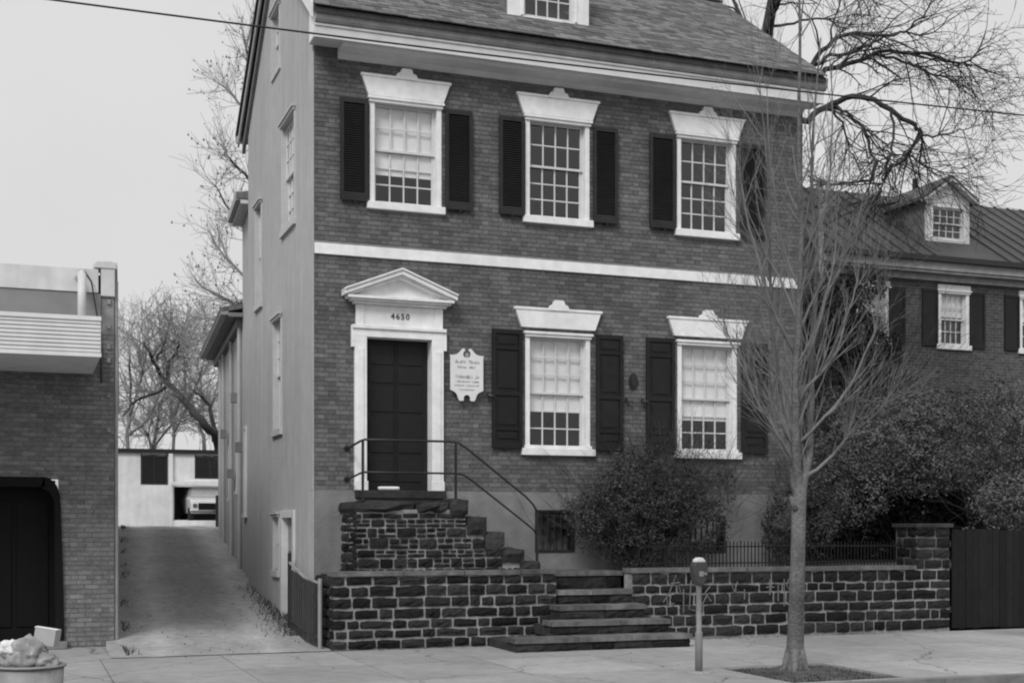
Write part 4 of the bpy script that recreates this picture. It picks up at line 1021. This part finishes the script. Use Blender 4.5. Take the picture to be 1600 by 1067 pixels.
# litter basket
BC = at(46, 1060, 9.3); bx, by = BC.x, BC.y
LB = thing('litter_basket', 'dull metal litter basket overflowing with rubbish at the lower left corner', 'litter basket', (bx, by, 0))
mb = MB().lathe((bx, by, 0), [(.0, .02), (.19, .02), (.20, .0), (.235, .74), (.225, .74), (.19, .03)], 28); mb.build('barrel', 'can_metal', LB, smooth=True)
mb = MB()
for z, r in ((.73, .242), (.5, .228), (.25, .215)): mb.tube([(bx + r * math.cos(a), by + r * math.sin(a), z) for a in [2 * math.pi * i / 28 for i in range(29)]], .011, 6, cap=False)
mb.build('hoop', 'can_metal', LB, smooth=True)
def crumple(name, c_, r, m_, label, cat, seed, sq=(1, 1, .8), group=None):
    bm = bmesh.new(); bmesh.ops.create_icosphere(bm, subdivisions=4, radius=1)
    for v in bm.verts:
        q = v.co.copy(); d = 1 + .35 * noise.noise(q * 1.6 + Vector((seed, 0, 0))) + .22 * abs(noise.noise(q * 4 + Vector((0, seed, 0)))) + .14 * noise.noise(q * 9) + .1 * abs(noise.noise(q * 17))
        v.co = Vector((q.x * d * r * sq[0], q.y * d * r * sq[1], q.z * d * r * sq[2]))
    me = bpy.data.meshes.new(name); bm.to_mesh(me); bm.free(); me.materials.append(MATS[m_])
    me.polygons.foreach_set('use_smooth', [True] * len(me.polygons))
    o = link(name, me); o.location = c_; tag(o, label, cat, group); return o
crumple('rubbish_bag', (bx - .03, by - .02, .80), .15, 'bag_plastic', 'shiny crumpled pale plastic bag bulging from the litter basket', 'bag', 3.1)
crumple('rubbish_bag', (bx + .10, by - .10, .76), .085, 'bag_plastic', 'small knotted pale bag at the rim of the litter basket, nearest the pavement', 'bag', 8.7)
crumple('crumpled_paper', (bx - .13, by - .06, .86), .07, 'paper', 'crumpled white paper ball on top of the plastic bag, left of the carton', 'paper', 5.2)
cr = MB(Matrix.Translation((bx + .12, by + .02, .93)) @ Matrix.Rotation(rad(-20), 4, 'Z') @ Matrix.Rotation(rad(9), 4, 'Y'))
cr.box(-.075, .075, -.06, .06, -.06, .06); tag(cr.build('carton', 'carton', bevel=.004), 'small open cardboard carton tipped on top of the litter basket', 'box')
o = bpy.data.objects[list(o.name for o in bpy.data.objects if o.name.startswith('carton'))[0]]
MB(Matrix.Translation((bx + .12, by + .02, .93)) @ Matrix.Rotation(rad(-20), 4, 'Z') @ Matrix.Rotation(rad(9), 4, 'Y')).box(-.08, .08, -.062, .0, .061, .066).build('flap', 'paper', o)
# overhead wire
wp = []
for i in range(41):
    t_ = i / 40; x = -14 + t_ * 40; wp.append((x, -6.5, 6.55 + (x + 1.37) * .018 + .0012 * (x - 3) ** 2 - .02))
tag(MB().tube(wp, .010, 5).build('overhead_wire', 'iron'), 'thin dark wire strung along the street across the upper facade', 'wire')

# ------------------------------------------------------------------ trees and shrubs
def grow(limbs, rnd, gen, kids, length, rad0, spread, up, wob, out, seg=5, shrink=.62, minr=.0022):
    """out: list of (pts, radii, gen)"""
    nxt = []
    for pts, rs in limbs:
        tot = len(pts)
        for k in range(kids):
            f_ = rnd.uniform(.22, 1.0); i = min(tot - 2, int(f_ * (tot - 1))); fr = f_ * (tot - 1) - i
            p = pts[i].lerp(pts[i + 1], min(1, fr)); r0 = rs[i] * .65
            d = (pts[i + 1] - pts[i]).normalized(); ax_ = Vector((rnd.gauss(0, 1), rnd.gauss(0, 1), rnd.gauss(0, 1))).normalized()
            d = (d + ax_ * spread).normalized(); L_ = length * rnd.uniform(.6, 1.25) * (1.1 - .4 * f_)
            r0 = max(minr, min(r0, rad0)); q = [p]; rr = [r0]
            for j in range(seg):
                d = (d + Vector((rnd.gauss(0, wob), rnd.gauss(0, wob), rnd.gauss(0, wob) + up))).normalized()
                q.append(q[-1] + d * L_ / seg); rr.append(max(minr * .7, r0 * (1 - .8 * (j + 1) / seg)))
            nxt.append((q, rr))
    out += [(a, b, gen) for a, b in nxt]
    return nxt
def limb(p, r0, r1, rnd, sub=4, wob=.03):
    """smooth the control points into a limb"""
    P = [Vector(q) for q in p]; out = []
    for i in range(len(P) - 1):
        a = P[max(i - 1, 0)]; b = P[i]; c = P[i + 1]; d = P[min(i + 2, len(P) - 1)]
        for k in range(sub):
            t_ = k / sub; t2, t3 = t_ * t_, t_ ** 3
            q = .5 * ((2 * b) + (c - a) * t_ + (2 * a - 5 * b + 4 * c - d) * t2 + (3 * b - a - 3 * c + d) * t3)
            if k or i: q = q + Vector((rnd.gauss(0, wob), rnd.gauss(0, wob), rnd.gauss(0, wob))) * .5
            out.append(q)
    out.append(P[-1]); n = len(out)
    return out, [r0 + (r1 - r0) * (i / (n - 1)) ** .8 for i in range(n)]

# the young street tree
rt = random.Random(11)
ST = thing('street_tree', 'young bare tree in a pavement pit beside the parking meter', 'tree', (4.70, -5.59, 0))
B = Vector((4.70, -5.59, -.03))
ZT = 15.55
tk = [B + Vector((0, 0, -.03)), B + Vector((.0, 0, .06)), B + Vector((.0, 0, .3)), at(1246, 900, ZT), at(1248, 800, ZT), at(1250, 768, ZT), at(1250, 735, ZT)]
mb = MB(); pts = [tk[0], tk[1], tk[2]] + [tk[2].lerp(tk[3], k / 3) for k in (1, 2)] + tk[3:]
mb.tube(pts, [.15, .12, .104, .097, .092, .088, .084, .078, .02], 14)
for a in (.3, 1.6, 2.9, 4.1, 5.3): mb.tube([B + Vector((.22 * math.cos(a), .22 * math.sin(a), .0)), B + Vector((.13 * math.cos(a), .13 * math.sin(a), .05)), B + Vector((.07 * math.cos(a), .07 * math.sin(a), .28))], [.02, .045, .05], 7)
mb.tube([at(1247, 800, ZT), at(1240, 790, ZT - .1), at(1236, 776, ZT - .14)], [.05, .03, .02], 7)
Lb_ = []
def SL_(pts, r0, r1): 
    l = limb(pts, r0, r1, rt, 4, .012); Lb_.append(l); return l
SL_([at(1249, 800, ZT), at(1249, 765, ZT), at(1243, 690, ZT - .1), at(1244, 560, ZT - .1), at(1252, 400, ZT), at(1248, 240, ZT), at(1250, 60, ZT), at(1247, -60, ZT)], .072, .009)
SL_([at(1249, 810, ZT), at(1254, 765, ZT), at(1265, 690, ZT + .15), at(1268, 560, ZT + .3), at(1275, 400, ZT + .3), at(1268, 260, ZT + .3), at(1282, 60, ZT + .4)], .07, .008)
SL_([at(1248, 810, ZT), at(1245, 770, ZT), at(1232, 700, ZT + .1), at(1215, 600, ZT + .4), at(1205, 470, ZT + .5), at(1200, 300, ZT + .6), at(1186, 120, ZT + .6)], .055, .006)
SL_([at(1252, 750, ZT), at(1285, 725, ZT + .1), at(1318, 690, ZT + .2), at(1338, 630, ZT + .2), at(1345, 585, ZT + .3)], .028, .006)
SL_([at(1318, 690, ZT + .2), at(1345, 665, ZT), at(1385, 635, ZT - .1)], .014, .005)
SL_([at(1245, 730, ZT), at(1222, 690, ZT - .2), at(1190, 640, ZT - .4), at(1165, 580, ZT - .5), at(1150, 520, ZT - .6)], .03, .006)
SL_([at(1245, 640, ZT), at(1262, 605, ZT - .2), at(1300, 560, ZT - .3), at(1322, 500, ZT - .3), at(1340, 440, ZT - .2)], .03, .006)
SL_([at(1246, 560, ZT), at(1215, 500, ZT - .2), at(1190, 430, ZT - .3), at(1165, 330, ZT - .4), at(1150, 240, ZT - .4)], .026, .006)
SL_([at(1262, 560, ZT), at(1290, 470, ZT), at(1305, 390, ZT + .1), at(1310, 300, ZT + .2)], .024, .005)
SL_([at(1246, 660, ZT), at(1225, 600, ZT + .3), at(1190, 560, ZT + .5), at(1160, 500, ZT + .6)], .02, .005)
SL_([at(1246, 700, ZT), at(1215, 640, ZT), at(1175, 600, ZT), at(1140, 530, ZT + .1), at(1125, 470, ZT + .1)], .02, .005)
SL_([at(1250, 690, ZT), at(1290, 650, ZT - .1), at(1330, 600, ZT - .1), at(1365, 520, ZT), at(1378, 450, ZT)], .022, .005)
SL_([at(1248, 520, ZT), at(1285, 440, ZT + .2), at(1330, 380, ZT + .2), at(1350, 300, ZT + .2)], .018, .005)
SL_([at(1246, 500, ZT), at(1210, 420, ZT + .3), at(1170, 370, ZT + .3), at(1140, 280, ZT + .4)], .018, .005)
SL_([at(1250, 450, ZT), at(1222, 380, ZT), at(1205, 250, ZT - .2), at(1195, 120, ZT - .2)], .02, .005)
SL_([at(1255, 400, ZT), at(1290, 320, ZT - .2), at(1300, 200, ZT - .2), at(1296, 90, ZT - .2)], .018, .005)
for p_, r_ in Lb_[:3]: mb.tube(p_, r_, 8)
mb.build('trunk', 'bark', ST, smooth=True)
o1 = [(p_, r_, 0) for p_, r_ in Lb_[3:]]
n1 = grow(Lb_[:3], rt, 1, 26, 1.3, .013, .55, .10, .06, o1, 6); n1b = grow(Lb_[3:], rt, 1, 12, .8, .011, .5, .08, .07, o1, 6)
n2 = grow(n1 + n1b, rt, 2, 4, .55, .005, .55, .05, .08, o1, 5)
grow(n2, rt, 3, 2, .26, .003, .55, .03, .08, o1, 3)
mb = MB()
for p_, r_, g_ in o1: mb.tube(p_, r_, 6 if g_ == 0 else (5 if g_ == 1 else 3), cap=False)
mb.build('crown', 'twig_bark', ST, smooth=True)

# the big old tree behind the house
rt = random.Random(5)
OT = thing('old_tree', 'large bare dark tree arching out from behind the brick house roof', 'tree', (8.0, 9.5, 1.6))
ZO = 28.5
mb = MB(); base = at(1205, 600, ZO); base = Vector((base.x, base.y, 1.3))
L2 = []
def OL(pts, r0, r1, wob=.05):
    l = limb(pts, r0 * .62, r1 * .6, rt, 4, wob); L2.append(l); return l
tr_, trr = limb([base, at(1205, 600, ZO), at(1212, 380, ZO), at(1205, 240, ZO), at(1195, 80, ZO), at(1215, -30, ZO), at(1235, -130, ZO)], .28, .08, rt, 4, .03)
mb.tube(tr_, trr, 12)
OL([at(1210, 330, ZO), at(1245, 215, ZO - .3), at(1268, 106, ZO - .5), at(1296, 70, ZO - .6), at(1326, 53, ZO - .6), at(1395, 53, ZO - .8), at(1430, 35, ZO - 1), at(1480, -20, ZO - 1.2)], .14, .02)
OL([at(1268, 106, ZO - .5), at(1300, 85, ZO - .2), at(1345, 80, ZO), at(1372, 62, ZO + .2), at(1410, 50, ZO + .3), at(1450, 55, ZO + .5), at(1490, 20, ZO + .7)], .08, .015)
OL([at(1215, 300, ZO), at(1250, 170, ZO + .2), at(1280, 115, ZO + .3), at(1325, 100, ZO + .4), at(1375, 83, ZO + .6), at(1440, 82, ZO + .7), at(1490, 98, ZO + .8), at(1520, 90, ZO + .8), at(1540, 50, ZO + 1)], .14, .02)
OL([at(1375, 85, ZO + .6), at(1420, 100, ZO + .5), at(1470, 120, ZO + .3), at(1510, 130, ZO + .1), at(1535, 160, ZO)], .06, .012)
OL([at(1212, 400, ZO), at(1235, 215, ZO - .8), at(1262, 185, ZO - 1.2), at(1300, 162, ZO - 1.5), at(1342, 150, ZO - 1.8), at(1390, 172, ZO - 2), at(1428, 196, ZO - 2), at(1440, 210, ZO - 2), at(1415, 245, ZO - 2), at(1380, 275, ZO - 2.1), at(1370, 310, ZO - 2.1), at(1330, 335, ZO - 2.2)], .14, .03)
OL([at(1300, 165, ZO - 1.5), at(1330, 180, ZO - 1.6), at(1352, 205, ZO - 1.7), at(1365, 225, ZO - 1.8), at(1393, 240, ZO - 1.8), at(1420, 235, ZO - 2)], .06, .02)
OL([at(1352, 205, ZO - 1.7), at(1362, 240, ZO - 1.7), at(1368, 262, ZO - 1.8), at(1345, 283, ZO - 1.9), at(1272, 289, ZO - 2)], .055, .03)
OL([at(1296, 170, ZO - 1.5), at(1318, 200, ZO - 1.2), at(1330, 235, ZO - 1.1), at(1345, 270, ZO - 1)], .05, .015)
OL([at(1392, 172, ZO - 2), at(1396, 230, ZO - 2.2), at(1380, 270, ZO - 2.2), at(1378, 300, ZO - 2.3)], .05, .02)
OL([at(1440, 212, ZO - 2), at(1480, 210, ZO - 2.2), at(1515, 195, ZO - 2.3), at(1535, 175, ZO - 2.4)], .04, .01)
OL([at(1418, 240, ZO - 2), at(1450, 262, ZO - 2.2), at(1480, 285, ZO - 2.3)], .035, .01)
OL([at(1195, 60, ZO), at(1210, 20, ZO - .5), at(1225, -20, ZO - .8), at(1235, -60, ZO - 1)], .16, .05)
OL([at(1200, 45, ZO), at(1240, 35, ZO + .6), at(1290, 30, ZO + .9), at(1320, 45, ZO + 1.0), at(1345, 20, ZO + 1.1)], .06, .015)
OL([at(1225, -30, ZO), at(1290, -40, ZO), at(1360, -15, ZO), at(1420, -40, ZO)], .1, .02)
OL([at(1195, 90, ZO), at(1160, 30, ZO + .8), at(1130, -30, ZO + 1.2), at(1100, -80, ZO + 1.5)], .1, .03)
for p_, r_ in L2: mb.tube(p_, r_, 7)
mb.build('trunk', 'dark_bark', OT, smooth=True)
o2 = []
m1 = grow(L2, rt, 1, 15, 1.7, .024, .8, -.02, .14, o2, 6)
m1b = grow(L2[2:5], rt, 1, 10, 1.5, .024, .9, -.14, .10, o2, 6)
m2 = grow(m1 + m1b, rt, 2, 4, .9, .013, .8, -.01, .13, o2, 5, minr=.006)
grow(m2, rt, 3, 2, .45, .008, .8, 0, .12, o2, 3, minr=.006)
mb = MB()
for p_, r_, g_ in o2: mb.tube(p_, r_, 4 if g_ == 1 else 3, cap=False)
mb.build('crown', 'dark_bark', OT, smooth=True)

# the budding tree behind the rear wing
rt = random.Random(21)
BT = thing('budding_tree', 'pale bare tree with small buds showing past the rear wing eave', 'tree', (3.4, 15.5, 1.7))
ZB = 36.; base = at(440, 700, ZB); base = Vector((base.x, base.y, 1.6))
L3 = [limb([base, at(440, 600, ZB), at(432, 480, ZB), at(425, 300, ZB), at(420, 120, ZB), at(415, 40, ZB)], .25, .04, rt)]
for q in ([(432, 560), (400, 500), (360, 470), (320, 450), (300, 430)], [(430, 500), (390, 440), (350, 400), (325, 360)], [(428, 420), (390, 370), (360, 330), (335, 290)], [(425, 330), (390, 280), (360, 250), (345, 225)],
          [(422, 250), (395, 190), (365, 150), (340, 130)], [(420, 180), (400, 120), (385, 80), (380, 50)], [(436, 600), (400, 560), (360, 530), (320, 520)], [(436, 640), (390, 600), (345, 570), (310, 560)], [(430, 470), (380, 470), (345, 500), (320, 495)]):
    L3.append(limb([at(x, y, ZB + rt.uniform(-1.5, 1.5) * (i > 0)) for i, (x, y) in enumerate(q)], .07, .015, rt))
mb = MB()
for p_, r_ in L3: mb.tube(p_, r_, 6)
mb.build('trunk', 'far_bark', BT, smooth=True)
o3 = []; a1 = grow(L3[1:], rt, 1, 24, 1.3, .014, .75, .06, .10, o3, 5, minr=.008); a2 = grow(a1, rt, 2, 6, .65, .009, .7, .06, .1, o3, 4, minr=.007)
mb = MB()
for p_, r_, g_ in o3: mb.tube(p_, r_, 3, cap=False)
for p_, r_, g_ in o3:
    if rt.random() < .22:
        c_ = p_[-1]; s0 = rt.uniform(.02, .045); mb.add([c_ + Vector(v) * s0 for v in ((1, 0, 0), (-.5, .8, 0), (-.5, -.8, 0), (0, 0, 1.6), (0, 0, -1))], [(0, 1, 3), (1, 2, 3), (2, 0, 3), (1, 0, 4), (2, 1, 4), (0, 2, 4)])
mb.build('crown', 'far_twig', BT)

# trees beyond the garage
def back_tree(label, limbs_px, Z, trunk, seed, mt='far_bark', tw='far_twig', k1=16, k2=5, l1=2.6, l2=1.2, dz=2.0):
    rt = random.Random(seed); b = at(trunk[0], 700, Z)
    T_ = thing('background_tree', label, 'tree', (b.x, b.y, 1.8), 'bare trees beyond the garage')
    Ls = []
    for q, r0, r1 in limbs_px: Ls.append(limb([at(x, y, Z + (rt.uniform(-dz, dz) if i > 1 else 0)) for i, (x, y) in enumerate(q)], r0, r1, rt, 4, .06))
    mb = MB()
    for p_, r_ in Ls: mb.tube(p_, r_, 7)
    mb.build('trunk', mt, T_, smooth=True)
    o = []; a = grow(Ls, rt, 1, k1, l1, .035, .8, .05, .12, o, 5, minr=.016); a2_ = grow(a, rt, 2, k2, l2, .02, .8, .04, .12, o, 4, minr=.013); grow(a2_, rt, 3, 1, l2 * .5, .014, .8, .04, .12, o, 3, minr=.011)
    mb = MB()
    for p_, r_, g_ in o: mb.tube(p_, r_, 3, cap=False)
    mb.build('crown', tw, T_)
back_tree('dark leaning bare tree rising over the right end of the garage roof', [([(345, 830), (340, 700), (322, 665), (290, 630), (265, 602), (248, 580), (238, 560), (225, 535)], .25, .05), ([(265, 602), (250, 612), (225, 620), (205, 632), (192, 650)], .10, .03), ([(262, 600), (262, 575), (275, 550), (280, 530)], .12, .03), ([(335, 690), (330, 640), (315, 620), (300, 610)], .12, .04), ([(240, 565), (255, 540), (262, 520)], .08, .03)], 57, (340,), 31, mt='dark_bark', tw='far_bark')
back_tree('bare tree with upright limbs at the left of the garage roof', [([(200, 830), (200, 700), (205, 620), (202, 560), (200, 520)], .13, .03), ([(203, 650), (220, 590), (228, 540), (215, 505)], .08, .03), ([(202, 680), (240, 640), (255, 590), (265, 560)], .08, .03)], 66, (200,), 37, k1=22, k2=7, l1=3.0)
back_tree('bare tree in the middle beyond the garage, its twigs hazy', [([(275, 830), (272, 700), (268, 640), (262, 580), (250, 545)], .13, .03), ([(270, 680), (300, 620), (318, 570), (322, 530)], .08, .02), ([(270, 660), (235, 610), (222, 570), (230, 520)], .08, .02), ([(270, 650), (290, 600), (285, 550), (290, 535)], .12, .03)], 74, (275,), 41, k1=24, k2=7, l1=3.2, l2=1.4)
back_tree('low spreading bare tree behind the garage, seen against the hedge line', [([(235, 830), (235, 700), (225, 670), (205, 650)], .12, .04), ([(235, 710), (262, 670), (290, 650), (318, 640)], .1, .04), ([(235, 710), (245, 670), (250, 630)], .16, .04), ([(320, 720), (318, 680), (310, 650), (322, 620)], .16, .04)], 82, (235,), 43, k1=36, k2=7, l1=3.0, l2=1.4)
# far thicket
rt = random.Random(77)
mb = MB()
for i in range(2600):
    x = rt.uniform(-40, 60); y = rt.uniform(72, 110); z = 1.5; d = Vector((rt.gauss(0, .25), rt.gauss(0, .25), 1)).normalized(); p = Vector((x, y, z)); q = [p]; L_ = rt.uniform(3.5, 7.5)
    for k in range(4): d = (d + Vector((rt.gauss(0, .25), rt.gauss(0, .25), .05))).normalized(); q.append(q[-1] + d * L_ / 4)
    mb.tube(q, [.045, .038, .03, .025, .018], 3, cap=False)
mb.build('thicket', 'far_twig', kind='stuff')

# leafy shrubs
def foliage(parent, name, lobes, n, size, m_, seed, aspect=1.9, shell=.55, droop=0):
    r_ = random.Random(seed); vol = [a[1][0] * a[1][1] * a[1][2] for a in lobes]; tot = sum(vol); mb = MB(); vs, fs = [], []
    for (c_, s_), v_ in zip(lobes, vol):
        c_ = Vector(c_)
        for i in range(int(n * v_ / tot)):
            d = Vector((r_.gauss(0, 1), r_.gauss(0, 1), r_.gauss(0, 1))).normalized()
            rr = shell + (1 - shell) * r_.random() ** .6
            nz = 1 + .38 * noise.noise(d * 2.3 + c_) + .25 * noise.noise(d * 5.5 + c_ * 2)
            p = c_ + Vector((d.x * s_[0], d.y * s_[1], d.z * s_[2])) * rr * nz
            if noise.noise(p * 3.3 + Vector((seed, 0, 0))) < -.22: continue
            nrm = (d + Vector((r_.gauss(0, .6), r_.gauss(0, .6), r_.gauss(0, .6) + .3))).normalized()
            t_ = nrm.cross(Vector((r_.gauss(0, 1), r_.gauss(0, 1), r_.gauss(0, 1)))).normalized(); b_ = nrm.cross(t_)
            s1 = size * r_.uniform(.6, 1.3); k = len(vs)
            vs += [p - t_ * s1 * aspect * .5, p + b_ * s1 * .5 - nrm * s1 * .1, p + t_ * s1 * aspect * .5, p - b_ * s1 * .5 - nrm * s1 * .1]
            fs.append((k, k + 1, k + 2, k + 3))
    mb.v = vs; mb.f = fs; return mb.build(name, m_, parent)
def stems(parent, c_, tips, r0, m_, seed, name='stem'):
    r_ = random.Random(seed); mb = MB()
    for t_ in tips:
        l = limb([Vector(c_) + Vector((r_.uniform(-.12, .12), r_.uniform(-.08, .08), 0)), Vector(c_).lerp(Vector(t_), .5) + Vector((r_.uniform(-.1, .1), 0, .12)), Vector(t_)], r0, r0 * .35, r_, 4, .03)
        mb.tube(l[0], l[1], 6)
    return mb.build(name, m_, parent, smooth=True)
BA = thing('evergreen_shrub', 'big rounded dark evergreen shrub in front of the middle of the facade', 'shrub', (5.0, -.5, 1.05))
la = [((4.75, -.52, 1.95), (.85, .40, .62)), ((5.45, -.50, 2.0), (.8, .38, .60)), ((5.1, -.48, 2.42), (.66, .32, .5)), ((6.1, -.5, 1.75), (.62, .36, .52)), ((4.25, -.55, 1.85), (.45, .34, .40)), ((5.2, -.5, 1.45), (.7, .38, .42)), ((5.9, -.45, 2.35), (.5, .3, .28))]
foliage(BA, 'crown', la, 26000, .026, 'leaf', 3)
foliage(BA, 'sprig', [((5.1, -.5, 2.55), (.8, .3, .45)), ((6.2, -.45, 2.35), (.75, .3, .4))], 1500, .03, 'leaf', 4, shell=.75)['kind'] = 'stuff'
stems(BA, (5.1, -.5, 1.03), [(4.4, -.5, 1.9), (4.9, -.55, 2.2), (5.4, -.5, 2.3), (5.9, -.45, 2.0), (6.3, -.5, 1.8), (5.1, -.6, 2.4)], .03, 'dark_bark', 9)
BB = thing('evergreen_shrub', 'narrow dark shrub at the right front corner of the brick house', 'shrub', (8.0, -.45, 1.05))
foliage(BB, 'crown', [((7.85, -.45, 1.75), (.42, .36, .62)), ((8.15, -.45, 2.3), (.30, .3, .42)), ((8.5, -.35, 1.8), (.4, .35, .6))], 6500, .034, 'leaf', 5)
stems(BB, (8.0, -.45, 1.03), [(7.8, -.45, 1.9), (8.2, -.4, 2.2), (8.0, -.5, 1.9)], .025, 'dark_bark', 10)
BC_ = thing('large_shrub', 'broad tall grey-leaved shrub spreading behind the right end of the stone wall', 'shrub', (12, 1.2, 1.05))
lc = [((10.2, 1.0, 3.15), (1.15, .9, .75)), ((11.6, 1.3, 3.4), (1.2, 1.0, .85)), ((13.0, 1.2, 3.2), (1.2, 1.0, .95)), ((12.9, .2, 2.4), (.75, .7, .75)), ((12.3, 1.9, 4.0), (1.1, .8, .55)), ((13.9, 1.6, 3.6), (1.0, 1.0, 1.0)), ((9.3, .9, 2.6), (.75, .7, .8)), ((13.6, .0, 1.95), (.8, .6, .8)), ((14.6, .6, 2.6), (.9, .9, 1.1)), ((10.4, 2.2, 3.9), (1.0, .8, .5)), ((11.2, .55, 2.75), (1.1, .5, .5)), ((9.9, .4, 2.35), (.7, .4, .6)), ((12.2, .5, 2.85), (.9, .5, .45)), ((12.3, -.7, 2.15), (.9, .45, .5)), ((13.8, -.8, 2.2), (.9, .5, .6))]
foliage(BC_, 'crown', lc, 90000, .034, 'soft_leaf', 6)
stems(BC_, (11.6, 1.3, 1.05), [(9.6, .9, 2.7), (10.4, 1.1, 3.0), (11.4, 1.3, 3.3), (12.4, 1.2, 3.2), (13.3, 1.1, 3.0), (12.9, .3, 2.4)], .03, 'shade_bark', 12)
BE = thing('light_block_shrub', 'added dark shrub blocking light in the hollow under the broad grey-leaved shrub', 'shrub', (10.5, 2.4, 1.1))
foliage(BE, 'crown', [((9.8, 2.4, 1.8), (1.0, .6, .9)), ((11.2, 2.5, 2.0), (1.2, .7, 1.1)), ((12.6, 2.5, 2.0), (1.2, .7, 1.1)), ((14.0, 2.4, 1.9), (1.1, .7, 1.0))], 34000, .055, 'conifer_leaf', 16)  # foliage added to block light and keep the hollow dark
CT = thing('conifer', 'dense black evergreen tree between the two houses', 'tree', (11.4, 4.3, 1.1))
foliage(CT, 'crown', [((11.2, 4.2, 5.3), (.85, .6, 1.1)), ((12.0, 4.2, 6.1), (.9, .6, .95)), ((12.9, 4.3, 5.2), (.8, .6, .9)), ((11.6, 4.2, 4.2), (1.2, .7, .8)), ((12.7, 4.2, 6.9), (.55, .5, .35)), ((10.4, 4.0, 4.4), (.8, .6, .9)), ((13.6, 4.4, 4.3), (.8, .6, .7))], 52000, .036, 'conifer_leaf', 8, aspect=2.6)
MB().tube([(11.8, 4.3, 1.0), (11.8, 4.3, 4.0), (12.0, 4.3, 6.6)], [.16, .12, .03], 9).build('trunk', 'dark_bark', CT, smooth=True)
def shoots(parent, pts, n, L_, m_, seed, up=.12):
    rr = random.Random(seed); o = []
    for c_, s_ in pts:
        for k in range(n):
            p = Vector(c_) + Vector((rr.gauss(0, 1) * s_[0], rr.gauss(0, 1) * s_[1], rr.gauss(0, 1) * s_[2])) * .55
            d = (Vector(((p.x - c_[0]) * 1.2, (p.y - c_[1]) * .8, .7)) + Vector((rr.gauss(0, .35), rr.gauss(0, .35), rr.gauss(0, .3)))).normalized(); q = [p]
            for j in range(5): d = (d + Vector((rr.gauss(0, .16), rr.gauss(0, .16), rr.gauss(0, .12) + up * .3))).normalized(); q.append(q[-1] + d * L_ * rr.uniform(.12, .28))
            o.append((q, [.004, .0035, .003, .0027, .0022, .0018]))
    x = grow(o, rr, 1, 3, L_ * .4, .0028, .7, .03, .14, [], 3); mb = MB()
    for q, w_ in o + x: mb.tube(q, w_, 3, cap=False)
    return mb.build('twig_spray', m_, parent, 'stuff')
shoots(BA, la, 45, .85, 'dark_bark', 51)
shoots(BA, [((6.6, -.5, 2.3), (.55, .2, .35)), ((5.6, -.5, 2.5), (.7, .2, .3))], 60, .8, 'dark_bark', 52)
shoots(BB, [((7.9, -.45, 1.9), (.4, .3, .6)), ((8.3, -.4, 2.4), (.35, .3, .4))], 70, .8, 'dark_bark', 53)
shoots(BC_, lc, 45, 1.1, 'dark_bark', 54)
shoots(CT, [((11.5, 4.1, 5.8), (.9, .4, .8)), ((13.4, 4.2, 5.2), (.9, .4, .9))], 160, 1.3, 'dark_bark', 55)
# ivy / twigs of the vine on the belt course are part of the street tree; grass and weeds along the drive
r_ = random.Random(3); mb = MB()
for i in range(9000):
    if i < 5200: y = r_.uniform(.5, 15.5); x = y * .068 + abs(r_.gauss(0, .22)) * -1 - .02 + (.35 if y > 6 else .0); 
    elif i < 6400: y = r_.uniform(-1, 26); x = -2.74 + max(0, y) * .068 + abs(r_.gauss(0, .07))
    else: y = r_.uniform(-6.6, -5.1); x = r_.uniform(4.0, 5.4)
    if i >= 6400 and r_.random() < .55: continue
    if 5200 <= i < 6400 and noise.noise((0, y * .9, 2)) < .12: continue
    z = gz(y) + (.0 if i < 6400 else -.03); h = r_.uniform(.03, .11) * (1 if i < 6400 else .4); a = r_.uniform(0, 6.28); w_ = .008; l_ = Vector((r_.gauss(0, .4), r_.gauss(0, .4), 1)) * h
    p = Vector((x, y, z)); q = Vector((math.cos(a), math.sin(a), 0)) * w_
    mb.add([p - q, p + q, p + l_], [(0, 1, 2)])
mb.build('grass', 'grass_blade', kind='stuff')
r_ = random.Random(13); mb = MB()
for i in range(500):
    y = r_.uniform(-1.6, 14); x = r_.uniform(-2.7, .0) + max(0, y) * .068; s0 = r_.uniform(.006, .022)
    if i > 300: x = r_.uniform(-.4, 9); y = r_.uniform(-1.5, -1.3); 
    if i > 430: x = r_.uniform(-4, 9); y = r_.uniform(-6.8, -1.6); s0 *= .6
    p = Vector((x, y, gz(y) + .01)); mb.add([p + Vector(v) * s0 for v in ((1, 0, 0), (-.5, .8, 0), (-.5, -.8, 0), (.1, 0, .7))], [(0, 1, 3), (1, 2, 3), (2, 0, 3)])
mb.build('leaf_litter', 'soil', kind='stuff')
